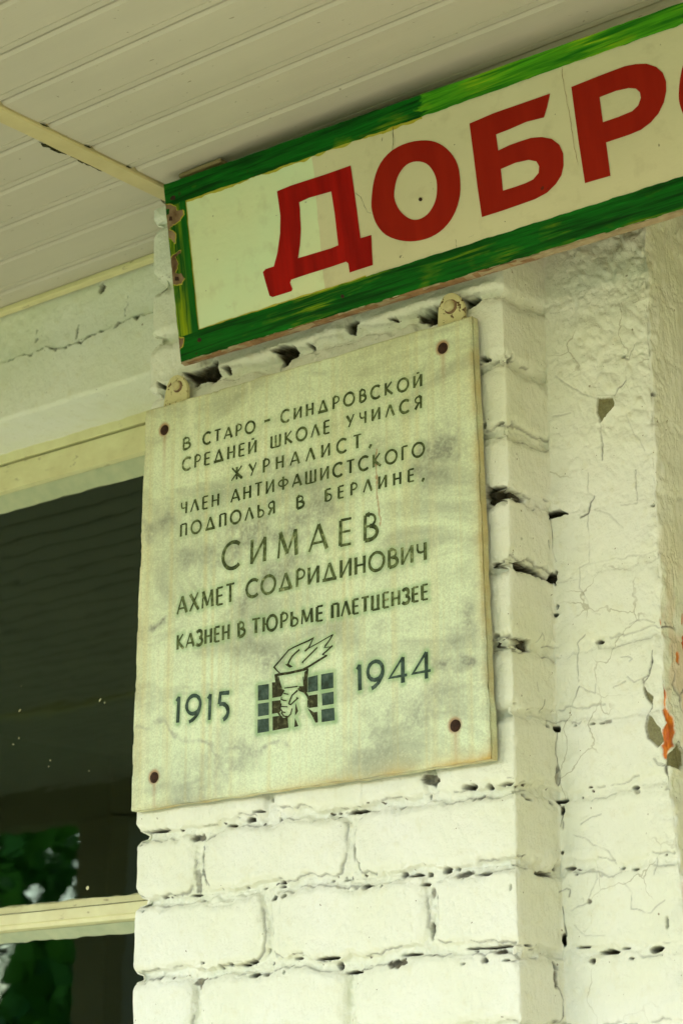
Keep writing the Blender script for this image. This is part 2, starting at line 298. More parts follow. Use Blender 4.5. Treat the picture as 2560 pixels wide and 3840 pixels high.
def carve(sd_, sl, dp, edge=.0012, b=1.0):
    k = 1 - sstep(-edge, edge, sd_); ss, zz = Sg[sl], Zg[sl]
    lumps = .55 + .9 * np.clip(fbm(ss, zz, .007, 21, 2) + .35, 0, 1)
    H[sl] = H[sl] * (1 - .5 * k) - k * dp * lumps; bare[sl] = np.maximum(bare[sl], b * (1 - sstep(-edge * .2, edge * .9, sd_))); crack_and_hole_shade[sl] = np.maximum(crack_and_hole_shade[sl], (b >= 1) * .92 * (1 - sstep(-.0009, .0002, sd_ + lumps * .0003)))  # hole cores also coloured near-black, as painted shade over the real depth
def hole(cf, x, y, rx, ry, dp=.026, b=1.0):
    c = cf(x, y); L = unfold((c[0] - rx / 1.225, c[1])); Rr = unfold((c[0] + rx / 1.225, c[1])); U = unfold((c[0], c[1] - ry / 1.225)); D = unfold((c[0], c[1] + ry / 1.225)); cc = unfold(c)
    a = max(abs(Rr[0] - L[0]) / 2, .0008); bb = max(abs(U[1] - D[1]) / 2, .0008)
    sh = (Rr[1] - L[1]) / max(Rr[0] - L[0], 1e-4)
    sl = window_of([(cc[0] - a, cc[1] - bb), (cc[0] + a, cc[1] + bb)], .008)
    if Sg[sl].size == 0: return
    a *= .92; bb *= .92; wob = min(.0042, .75 * min(a, bb) + .0004); ss = Sg[sl] + fbm(Sg[sl], Zg[sl], .005, 22, 2) * wob; zz = Zg[sl] + fbm(Sg[sl], Zg[sl], .005, 23, 2) * wob
    X = (ss - cc[0]); Y = (zz - cc[1] - 0 * sh)
    carve((np.hypot(X / a, Y / bb) - 1) * min(a, bb), sl, dp, min(.0012, .5 * min(a, bb) + .0003), b)
def phole(cf, pts, dp=.028, b=1.0, wob=.003):
    P = [unfold(cf(*p)) for p in pts]; sl = window_of(P, .008); ss = Sg[sl] + fbm(Sg[sl], Zg[sl], .006, 24, 2) * wob; zz = Zg[sl] + fbm(Sg[sl], Zg[sl], .006, 25, 2) * wob
    carve(poly_sd(ss, zz, P), sl, dp, .0012, b)
def pcrack(cf, pts, wd=.0007, dp=.0018, k=.9):
    P = [unfold(cf(*p)) for p in pts]; sl = window_of(P, .006); ss = Sg[sl] + fbm(Sg[sl], Zg[sl], .010, 26) * .0018; zz = Zg[sl] + fbm(Sg[sl], Zg[sl], .010, 27) * .0018
    d = seg_dist(ss, zz, P); m = np.exp(-(d / max(wd * .75, .00065)) ** 2) * min(1.0, wd / .0009) * np.clip(.8 + fbm(ss, zz, .012, 30) * .9, 0, 1); H[sl] -= m * dp * .6; H[sl] += np.exp(-((d - .0022) / .0012) ** 2) * .0004 * min(1.0, wd / .0009); crack_and_hole_shade[sl] = np.maximum(crack_and_hole_shade[sl], m * k)
def flake(cf, pts, dp=.0028, arr=None, wob=.0016):
    P = [unfold(cf(*p)) for p in pts]; sl = window_of(P, .005); ss = Sg[sl] + fbm(Sg[sl], Zg[sl], .008, 28) * wob; zz = Zg[sl] + fbm(Sg[sl], Zg[sl], .008, 29) * wob
    sd_ = poly_sd(ss, zz, P); m = 1 - sstep(-.0006, .0006, sd_); H[sl] += np.exp(-((sd_ - .0014) / .0010) ** 2) * .0011; H[sl] -= m * dp; arr[sl] = np.maximum(arr[sl], m)
for a in [(1235,530,12,14),(1175,590,18,5),(1130,628,18,13),(1045,655,18,5),(715,680,40,5),(932,800,5,18),(932,868,5,12),(885,975,20,4),(918,1003,8,4),(1275,915,14,6),(1275,935,10,4),(1195,942,6,3),(1120,938,5,3),(1510,910,8,5),(1250,990,18,12),(1300,980,10,8),(1220,1230,4,10),(1150,1283,20,6),(1110,1296,14,5),(1050,1290,10,4),(1005,1304,5,8),(925,1286,10,4),(1355,1266,15,6),(1500,1267,45,7),(1540,1300,11,18),(1160,1345,18,8),(1218,1345,10,5),(1302,1330,4,5),(720,1353,9,8),(640,745,4,4),(1575,905,12,3),(655,1050,5,4),(735,985,12,3),(1272,628,4,8),(1495,600,8,4),(1525,596,6,4)]: hole(C5, *a)
for a in [(895,912,13,52,.006,.55),(900,710,28,18,.012,.8),(895,1378,30,24,.009,.8),(1228,1110,7,90,.004,.1),(875,1480,7,60,.004,.1)]: hole(C5, *a)
for a in [(420,452,22,12),(580,478,28,10),(668,476,14,10),(750,464,32,5),(600,535,6,6),(628,524,10,10),(840,516,8,8),(860,535,12,4),(262,572,4,7),(388,520,4,10),(45,590,40,8),(70,840,7,15),(272,880,12,12),(325,885,30,6),(388,880,12,10),(470,862,20,13),(520,855,10,8),(650,878,25,6),(372,925,12,6),(110,936,18,8),(182,936,4,4),(402,1140,7,35),(590,1220,25,4),(690,1214,70,5),(780,1210,15,8),(870,1206,14,4),(650,1275,13,11),(745,1274,12,5),(800,1276,25,4),(305,1248,38,6),(40,1330,38,8),(555,1292,7,4),(985,215,16,14),(970,552,8,8),(1012,545,18,10),(1015,590,8,16),(1012,780,4,6),(1045,852,16,7),(990,850,8,10),(1022,1180,6,26),(1070,197,5,4),(1150,188,9,4),(1195,188,10,4),(1340,482,12,8),(1268,852,9,5),(1325,860,10,5),(1095,1215,22,5),(1200,1238,36,10),(1270,1222,14,4),(1400,1226,26,12),(1300,1270,8,5),(1135,1280,10,10),(985,1300,12,14),(1450,1105,5,18),(950,200,8,6),(925,880,10,6),(775,940,4,10)]: hole(C6, *a)
for a in [(395,440,38,22,.010,.8),(45,770,9,42,.006,.5),(555,880,35,16,.008,.8),(715,1235,26,12,.010,.9),(250,1290,44,22,.010,.9),(400,965,7,24,.006,.7),(990,425,7,40,.005,.5),(940,880,42,12,.009,.8),(1220,178,16,8,.004,.6),(1018,655,4,20,.004,.5),(1350,500,10,8,.004,.5),(1130,1005,9,13,.003,.8),(985,1360,9,40,.007,.7)]: hole(C6, *a)
for a in [(655,85,14,7),(700,88,28,7,.007,.5),(790,72,4,16),(652,382,8,11),(720,372,14,4),(915,762,7,6),(700,1022,16,7),(745,1003,18,6),(985,1062,5,7),(700,1350,14,8,.008,.6),(992,1220,5,8),(988,1258,10,7),(825,905,3,3),(1425,750,9,4),(1178,1378,14,7),(1290,70,6,5),(1430,243,8,9,.006,.7)]: hole(C4, *a)
for p in [[(655,672),(735,668),(790,680),(862,728),(855,745),(800,735),(745,700),(700,735),(655,735)],[(960,782),(1005,775),(1035,790),(1010,800),(965,815),(945,818)],[(775,1010),(830,1015),(900,1045),(945,1080),(985,1115),(960,1105),(900,1075),(800,1035)],[(965,1070),(985,1070),(985,1110),(955,1100)],[(745,1350),(800,1355),(875,1370),(880,1425),(850,1420),(815,1390),(770,1400),(745,1395)]]: phole(C4, p)
for p in [[(350,265),(420,270),(550,180),(580,205),(575,280),(545,320),(460,320),(390,350),(380,300)],[(930,120),(1000,95),(1060,100),(1050,150),(1015,225),(950,245),(955,150)],[(180,330),(240,345),(230,370),(190,355)],[(1145,85),(1165,85),(1168,108),(1145,105)],[(610,230),(650,225),(645,265),(625,270)]]: phole(C8, p, .024)
for p in [[(510,250),(560,230),(600,265),(550,290),(550,325),(515,320)],[(970,210),(1020,190),(1130,150),(1130,265),(1060,285),(1010,250),(965,245)],[(1275,105),(1375,95),(1380,130),(1340,160),(1280,185)],[(800,235),(845,225),(845,240),(800,245)],[(1380,485),(1415,485),(1412,502),(1382,502)]]: phole(C9, p, .022)
for p in [[(1155,5),(1165,0),(1165,30)]]: pass
for p, wd in [([(985,160),(1060,215),(1130,248),(1175,258)],.0005),([(1250,250),(1272,215),(1305,180)],.0011),([(1187,372),(1195,430),(1195,545)],.0011),([(1130,600),(1130,690),(1150,706)],.0004),([(1155,708),(1130,790),(1095,808)],.0014),([(1130,800),(1135,900),(1140,1020),(1090,1040),(1095,1130),(1125,1180),(1140,1230),(1190,1255)],.0004),([(1120,1350),(1082,1385),(1088,1560)],.0006),([(1425,1430),(1412,1530),(1385,1562)],.001),([(1280,752),(1360,742),(1352,680),(1345,590)],.0006),([(950,815),(968,900),(968,955)],.0012),([(940,915),(948,955)],.0009),([(970,960),(985,1010)],.0007),([(1160,770),(1230,795),(1290,860)],.0003),([(975,348),(1055,330)],.0004),([(1300,330),(1330,400),(1390,500)],.0003),([(1340,10),(1320,80),(1290,70)],.0007),([(905,1380),(920,1340),(930,1370)],.0004)]: pcrack(C4, p, wd)
for p, wd in [([(1165,5),(1160,50),(1090,20)],.0004),([(1090,20),(1058,105)],.0007),([(935,80),(930,130)],.0009),([(1095,650),(1130,628),(1190,605)],.0005),([(1065,700),(1115,715),(1150,745),(1210,770),(1240,830)],.0004),([(1130,990),(1165,900),(1160,870)],.0004),([(1050,1045),(1130,1010)],.0004),([(1275,920),(1310,960),(1305,1040),(1385,1060),(1440,1000)],.0005),([(1060,1120),(1110,1160),(1190,1165)],.0003),([(1015,1030),(1022,1110),(1028,1160)],.0011),([(990,960),(1035,945),(1050,950),(1045,980)],.0007),([(975,1300),(975,1370),(1000,1410),(1015,1460),(1010,1560)],.0013),([(1390,30),(1420,95)],.0011),([(1435,345),(1450,365),(1490,375)],.0007),([(1495,380),(1500,440)],.0012),([(1415,810),(1418,840),(1405,880)],.0005),([(990,215),(985,330),(1000,420),(995,470)],.0010),([(900,0),(905,40)],.0004),([(760,435),(790,440)],.0006),([(895,865),(930,885),(980,870)],.0008),([(1000,560),(1020,600),(1005,660)],.001)]: pcrack(C6, p, wd)
for p, wd in [([(910,690),(938,760),(935,850),(948,930)],.0009),([(870,975),(905,972),(905,900)],.0010),([(935,810),(935,880),(960,935)],.0010),([(1165,1270),(1120,1298),(1000,1300)],.0006)]: pcrack(C5, p, wd)
flake(C4, [(1172,258),(1245,262),(1258,300),(1215,330),(1187,372),(1170,320)], .0030, plast)
flake(C7, [(435,1040),(480,1140),(570,1215),(545,1330),(480,1250),(440,1130)], .0026, plast, .0008)
flake(C7, [(505,1480),(550,1510),(620,1630),(680,1690),(720,1870),(655,1975),(500,1830),(470,1660),(495,1560)], .0028, plast, .0008)
flake(C7, [(920,1900),(990,2050),(985,2240),(950,2310),(780,2230),(780,2080),(870,1970)], .0026, plast, .0008)
flake(C7, [(735,1030),(775,1150),(775,1380),(840,1520),(870,1700),(870,1930),(790,2010),(770,2150),(725,2140),(690,1940),(720,1870),(715,1730),(790,1600),(740,1500),(690,1400),(740,1310)], .0010, rust, .0030)
for q_ in ([(1010,300),(1060,330),(1080,520),(1030,560),(1000,430)], [(905,560),(935,600),(930,760),(900,700)], [(1000,1500),(1080,1600),(1060,1800),(990,1700)], [(690,60),(705,60),(700,150),(680,140)]): flake(C7, q_, .0014, rust, .003)
flake(C7, [(960,0),(985,0),(985,180),(965,150)], .0006, rust, .002); flake(C7, [(1010,830),(1030,820),(1030,900),(1012,880)], .0006, rust, .002)
for p, wd in [([(555,540),(562,620),(555,720),(515,830),(505,910)],.0009),([(505,910),(440,930),(405,960),(435,1040)],.0016),([(545,1330),(505,1420),(500,1480),(470,1660),(500,1830)],.0009),([(575,2120),(660,2230),(760,2240)],.0008),([(770,2240),(770,2380)],.0020),([(100,632),(200,635),(258,668),(220,712)],.0005),([(190,920),(280,1005),(390,950)],.0005),([(0,1085),(165,990)],.0005),([(220,160),(340,90),(450,90),(580,130)],.0004),([(700,195),(790,188),(880,218)],.0012),([(765,125),(790,188)],.0008),([(860,420),(850,740),(892,870),(890,1030)],.0006),([(880,1060),(940,1200),(955,1285)],.0024),([(1000,1100),(945,1200)],.0008),([(955,1285),(985,1480)],.0006),([(930,1890),(1010,2060)],.0010)]: pcrack(C7, p, wd)
rh = np.random.default_rng(77)                                       # small pits and crumbs along the lower edges of the joints
for k in range(110):
    c_ = COURSE[rh.integers(2, 8)]; cs = S0 + rh.uniform(.004, S3 - S0 - .01); cz = c_ + (.0045 if rh.random() < .65 else -.005) + rh.normal() * .0016
    cz -= float(fbm(np.array([cs]), np.array([cz]), .045, 1)[0]) * .010; a_, b_ = rh.uniform(.0006, .0022), rh.uniform(.0005, .0013)
    sl = window_of([(cs, cz)], .007)
    if Sg[sl].size: carve((np.hypot((Sg[sl] + fbm(Sg[sl], Zg[sl], .004, 51, 2) * .002 - cs) / a_, (Zg[sl] + fbm(Sg[sl], Zg[sl], .004, 52, 2) * .002 - cz) / b_) - 1) * min(a_, b_), sl, .006, .0006, 1.0 if rh.random() < .6 else .5)
hole(C7, 893 , 215, 3, 4, .010); hole(C4, 1200, 1385, 30, 26, .0035, .0)
zj = 1 + np.clip((1.98 - Zg) / .13, 0, 1.3) * .075 * np.clip((Sg - S2) / (S3 - S2), 0, 1)      # the jamb leans out a little at the foot
VX = px[:, None] + nx[:, None] * H; VY = py[:, None] + ny[:, None] * H
VX = np.where(Sg > S2, XR + (VX - XR) * np.where(Sg > S3, 1, 1) + (zj - 1) * (XJ - XR), VX)
WV = np.stack([VX, VY, Zg], -1)
def wall_part(name, i0, i1):
    sl = slice(i0, i1); n = i1 - i0
    return npmesh(name, WV[sl].reshape(-1, 3), gridquads(n, nz), dict(bare=bare[sl], crack_and_hole_shade=crack_and_hole_shade[sl], rust=rust[sl], plaster=plast[sl], beige=beige[sl], craze=np.where(onrec[sl], 1.0, 0.0)))
ic = int(S2 / DS)
pier = link('brick_pier', wall_part('brick_pier', 0, ic + 1), WALL)
tag(pier, 'white painted brick pier with holed mortar joints behind the stone plaque', 'brick pier')
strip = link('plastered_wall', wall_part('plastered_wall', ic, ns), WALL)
tag(strip, 'cracked white plastered wall strip stepped back to the right of the brick pier', 'wall')
# ------------------------------------------------------------------ wall above the window
x0, x1, z0, z1, yw = -1.75, XL + .01, 2.611, 2.782, .110
a = np.arange(x0, x1, .0012); b = np.arange(z0, z1, .0012); A, B = np.meshgrid(a, b, indexing='ij')
zb = 2.7005 + fbm(A, B * 0, .06, 31) * .012 + fbm(A, B * 0, .008, 53) * .003                        # ragged line between brick course and render
h = fbm(A, B, .08, 32) * .003 + fbm(A, B, .012, 33) * .0005
above = sstep(-.001, .001, B - zb); h -= above * .004; h += above * fbm(A, B, .03, 34) * .0016
lw = (np.abs(B - zb + .0008) < .0014 + .008 * np.clip(fbm(A, B, .014, 35) + .02, 0, 1)) & (fbm(A, B, .012, 36) > -.02)
bw = lw.astype(float)
for jx, jz0, jz1, wd in ((-.4330, 2.713, 2.742, .0010), (-.530, 2.700, 2.722, .0030), (-.618, 2.722, 2.752, .0028), (-.728, 2.69, 2.72, .004), (-.90, 2.70, 2.75, .003), (-1.12, 2.70, 2.75, .003), (-.485, 2.765, 2.772, .008)):
    d = seg_dist(A + fbm(A, B, .006, 37) * .006, B, [(jx, jz0), (jx + .003, jz1)]); bw = np.maximum(bw, (1 - sstep(wd * .3, wd * .8, d)) * (fbm(A, B, .007, 54) > -.12))
h -= bw * .007; bott = 1 - sstep(0, .006, B - z0 + fbm(A, B, .01, 38) * .002); h -= bott * .0035
Vt = np.stack([A, yw - h, B], -1).reshape(-1, 3); n1, n2 = len(a), len(b); Q = gridquads(n1, n2)
low_i = np.arange(n1) * n2; sv = Vt[low_i].copy(); sv[:, 1] = .235; sv[:, 2] += np.interp(a, a, fbm(a, a * 0, .02, 39)) * .002
Vt2 = np.concatenate([Vt, sv]); k0 = len(Vt); q2 = np.stack([low_i[:-1], k0 + np.arange(n1 - 1), k0 + np.arange(1, n1), low_i[1:]], -1)
zero = np.zeros(len(Vt2)); bb = np.concatenate([bw.ravel() * .9, np.zeros(n1)])
lw_o = link('lintel_wall', npmesh('lintel_wall', Vt2, np.concatenate([Q, q2]), dict(bare=bb, crack_and_hole_shade=zero, rust=zero, plaster=zero)), WALL)
tag(lw_o, 'smooth cream rendered wall above the window, rough brick course under the ceiling', 'wall')
# building core that closes the masonry behind (walls, not visible face on)
core = link('wall', boxes('wall', [(-1.85, -.262, .24, .40, 2.602, 3.1), (-1.85, -.262, .24, .40, .0, .9), (-2.2, -1.75, .11, .40, 0, 3.1), (-.262, XJ - .012, .25, .40, 0, 3.1), (XL + .006, XR - .004, .014, .25, 0, 1.524), (XR - .004, XJ - .01, .094, .25, 0, 1.524), (XJ - .012, 1.6, .40, .5, 0, 3.1), (1.6, 4.0, .09, .5, 0, 3.1), (-5, -2.2, .11, .4, 0, 3.1)]), m_plain('plaster', (.74, .74, .54), (.68, .68, .48), 6)); tag(core, kind='structure')
sw = link('added_bounce_wall', boxes('added_bounce_wall', [(3.25, 3.45, -2.6, .085, 0, ZC_)]), m_plain('pink_bounce_tint', (.54, .47, .34), (.47, .40, .29), 3)); tag(sw, kind='structure')  # unseen wall, added to tint and shade the faces turned right
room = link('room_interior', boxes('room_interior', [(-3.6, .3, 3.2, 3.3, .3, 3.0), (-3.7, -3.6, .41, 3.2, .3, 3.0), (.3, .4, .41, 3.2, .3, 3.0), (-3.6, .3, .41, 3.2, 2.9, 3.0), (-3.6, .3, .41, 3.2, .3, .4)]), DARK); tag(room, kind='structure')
# ------------------------------------------------------------------ window
win = empty('window', 'large window with cream painted frame and dark reflecting panes left of the pier', 'window'); win.location = (0, 0, 0)
def wavy_bar(name, x0, x1, prof, amp, seed, mat, parent):
    xs = np.arange(x0, x1, .004); V = []
    for k, (yy, zz) in enumerate(prof):
        a_ = amp[k] if isinstance(amp, (list, tuple)) else amp
        V.append(np.stack([xs, yy + fbm(xs, xs * 0 + k, .02, seed + k) * a_ * .5, zz + fbm(xs, xs * 0 + k, .025, seed + 9 + k) * a_], -1))
    n = len(prof); V = np.stack(V, 1); idx = np.arange(len(xs) - 1)[:, None] * n; Q = []
    for k in range(n):
        k2 = (k + 1) % n; Q.append(np.stack([idx[:, 0] + k, idx[:, 0] + k2, idx[:, 0] + n + k2, idx[:, 0] + n + k], -1))
    return link(name, npmesh(name, V.reshape(-1, 3), np.concatenate(Q), smooth=False), mat, parent)
WX0, WX1 = -1.752, -.268
fr = wavy_bar('frame', WX0, WX1, [(.212, 2.6175), (.212, 2.5965), (.235, 2.5965), (.235, 2.6175)], [.004, .0004, 0, 0], 51, WINP, win)
link('stile', boxes('stile', [(-.335, -.275, .214, .255, .92, 2.596), (WX0, WX0 + .06, .214, .255, .92, 2.596), (-1.06, -1.0, .2145, .256, .92, 2.596)], .003), WINP, fr)
wavy_bar('sash_rail', WX0, WX1, [(.216, 2.5935), (.216, 2.5540), (.222, 2.5515), (.2395, 2.5490), (.2395, 2.5935)], [0, .0003, .0006, .0003, 0], 61, WINP, win)
tr = wavy_bar('transom', WX0, WX1, [(.222, 1.9330), (.216, 1.9215), (.2145, 1.9080), (.217, 1.9065), (.217, 1.9010), (.223, 1.8985), (.2395, 1.8985), (.2395, 1.9370)], [.002, .0005, .0003, .0002, .0003, .0005, .0005, .0030], 71, WINP, win)
PUTTY = m_plain('green_grey_putty', (.38, .43, .29), (.48, .51, .34), 40, .5)
wavy_bar('glazing_putty', WX0, WX1, [(.2225, 2.5508), (.2383, 2.5290), (.2383, 2.5508)], [.0002, .0018, .0002], 66, PUTTY, win)
wavy_bar('glazing_putty', WX0, WX1, [(.2235, 1.8980), (.2383, 1.8845), (.2383, 1.8980)], [.0002, .0028, .0002], 69, PUTTY, win)
wavy_bar('groove', WX0, WX1, [(.2150, 1.9230), (.2150, 1.9222), (.2156, 1.9222), (.2156, 1.9230)], [.0004] * 4, 81, INKR, tr)
for zz0, zz1 in ((1.93, 2.56), (.95, 1.89)):
    pn = link('pane', pymesh('pane', [(WX0, .2385, zz0), (WX1, .2385, zz0), (WX1, .2385, zz1), (WX0, .2385, zz1)], [(0, 1, 2, 3)]), GLASS, win)
    if zz0 > 1.5: upane = pn
bmv, bmf = [], []
for (x, y, rx, ry, an) in [(460,80,9,3,-1),(92,128,9,3,-.7),(482,92,4,3,0),(88,255,5,3,.8),(62,283,4,3,0),(232,357,4,3,.4),(225,385,3,3,0),(410,405,3,2,0),(403,943,8,8,0),(100,15,3,2,0)]:
    c = onY(C5(x, y), .2375); k0 = len(bmv)
    for i in range(8):
        t = i * math.pi / 4; ax, az = math.cos(t) * rx * .00034, math.sin(t) * ry * .00034
        bmv.append((c[0] + ax * math.cos(an) + az * math.sin(an), .2375, c[2] - ax * math.sin(an) + az * math.cos(an)))
    bmf.append(tuple(range(k0, k0 + 8)))
link('paint_splash', pymesh('paint_splash', bmv, bmf), WINP, upane)
link('window_sill', boxes('window_sill', [(WX0, WX1, .13, .256, .86, .915)], .004), WINP, win)
# ------------------------------------------------------------------ porch ceiling (plank panels) and its strips
ZC = 2.782; PITCH = .0741
def panels(x0, x1, first, count, ragged, seed):
    V, Fc = [], []; r = np.random.default_rng(seed)
    for k in range(count):
        ya = first - k * PITCH; yb = ya - PITCH + .0036
        prof = [(ya, .0310), (ya, .0012), (ya - .0012, .0002), (ya - .0095, 0), (ya - .0100, .0010), (ya - .0108, .0010), (ya - .0113, 0), ((ya + yb) / 2, -.0003), (yb + .0055, 0), (yb + .0008, .0024), (yb, .0040), (yb - .0002, .0310), (yb - .0040, .0310)]
        xe = x1 - (abs(r.normal()) * .004 if ragged else 0); xs = [x0, xe]
        k0 = len(V)
        for xx in xs: V += [(xx, p[0], ZC + p[1]) for p in prof]
        n = len(prof)
        for i in range(n - 1): Fc.append((k0 + i, k0 + i + 1, k0 + n + i + 1, k0 + n + i))
        Fc.append(tuple(k0 + n + i for i in range(n)))
    return V, Fc
V1, F1 = panels(-5.5, -.2345, .131, 37, True, 3); V2, F2 = panels(-.2035, 3.6, .1165, 37, False, 4)
k0 = len(V1); V1 += V2; F1 += [tuple(i + k0 for i in f) for f in F2]
k0 = len(V1); V1 += [(-5.5, .3, ZC + .0312), (3.6, .3, ZC + .0312), (3.6, -2.62, ZC + .0312), (-5.5, -2.62, ZC + .0312)]; F1.append((k0, k0 + 1, k0 + 2, k0 + 3))
ceil = link('ceiling', pymesh('ceiling', V1, F1), CEIL); tag(ceil, kind='structure')
roof = link('canopy_roof', boxes('canopy_roof', [(-5.5, 3.6, -2.62, .5, ZC + .04, ZC + .12)]), POST); tag(roof, kind='structure')
js = wavy_bar('joint_strip', -1, 1, [(0, 0)] * 3, 0, 1, CREAM, None); bpy.data.objects.remove(js)
ys = np.arange(-1.58, .108, .006); prof = [(-.2320, ZC + .004), (-.2325, ZC - .0035), (-.2310, ZC - .0050), (-.2055, ZC - .0048), (-.2042, ZC - .0030), (-.2040, ZC + .004)]
V = np.stack([np.stack([p[0] + fbm(ys, ys * 0 + k, .05, 91 + k) * .0012, ys, np.full(len(ys), p[1])], -1) for k, p in enumerate(prof)], 1)
idx = np.arange(len(ys) - 1)[:, None] * 6; Q = np.concatenate([np.stack([idx[:, 0] + k, idx[:, 0] + 6 + k, idx[:, 0] + 7 + k, idx[:, 0] + k + 1], -1) for k in range(5)])
js = link('joint_strip', npmesh('joint_strip', V.reshape(-1, 3), Q, smooth=False), m_cream('strip_paint', (.60, .52, .29), (.54, .46, .25))); tag(js, 'cream flat cover strip running across the ceiling planks to the sign corner', 'ceiling strip')
# dark patches painted in for the shade of the open gap beside the strip
gv, gf = [], []
for (x, y, lx, wz_) in [(100,600,28,4),(215,668,36,9),(262,690,30,8),(300,702,14,5),(375,735,24,9),(410,755,30,8),(445,772,22,6),(520,800,14,3),(40,575,12,3),(205,575,12,3),(405,672,14,4),(592,767,12,4)]:
    d = ray(C1(x, y)); c = CAM + d * ((ZC - .0012 - CAM[2]) / d[2]); gv, gf = [], []; k0 = 0; r = np.random.default_rng(x)
    n = 12
    for i in range(n):
        t = i * 2 * math.pi / n; q = 1 + .35 * r.normal(); gv.append((c[0] + math.sin(t) * wz_ * .0005 * q, c[1] + math.cos(t) * lx * .00042 * q, ZC - .0012))
    gf.append(tuple(range(k0, k0 + n))); link('gap_shade_patch', pymesh('gap_shade_patch', gv, gf), INKR, js)
mo = link('wall_moulding', boxes('wall_moulding', [(-1.75, -.272, .094, .1075, ZC - .0085, ZC - .0006)], .002), CREAM); tag(mo, 'thin cream bead closing the ceiling planks against the wall over the window', 'moulding')
ba = link('ceiling_batten', boxes('ceiling_batten', [(-5.4, -.6, -1.655, -1.620, ZC - .011, ZC - .0006)], .002), CREAM); tag(ba, 'pale ceiling batten seen reflected as a faint line in the upper pane', 'ceiling strip')
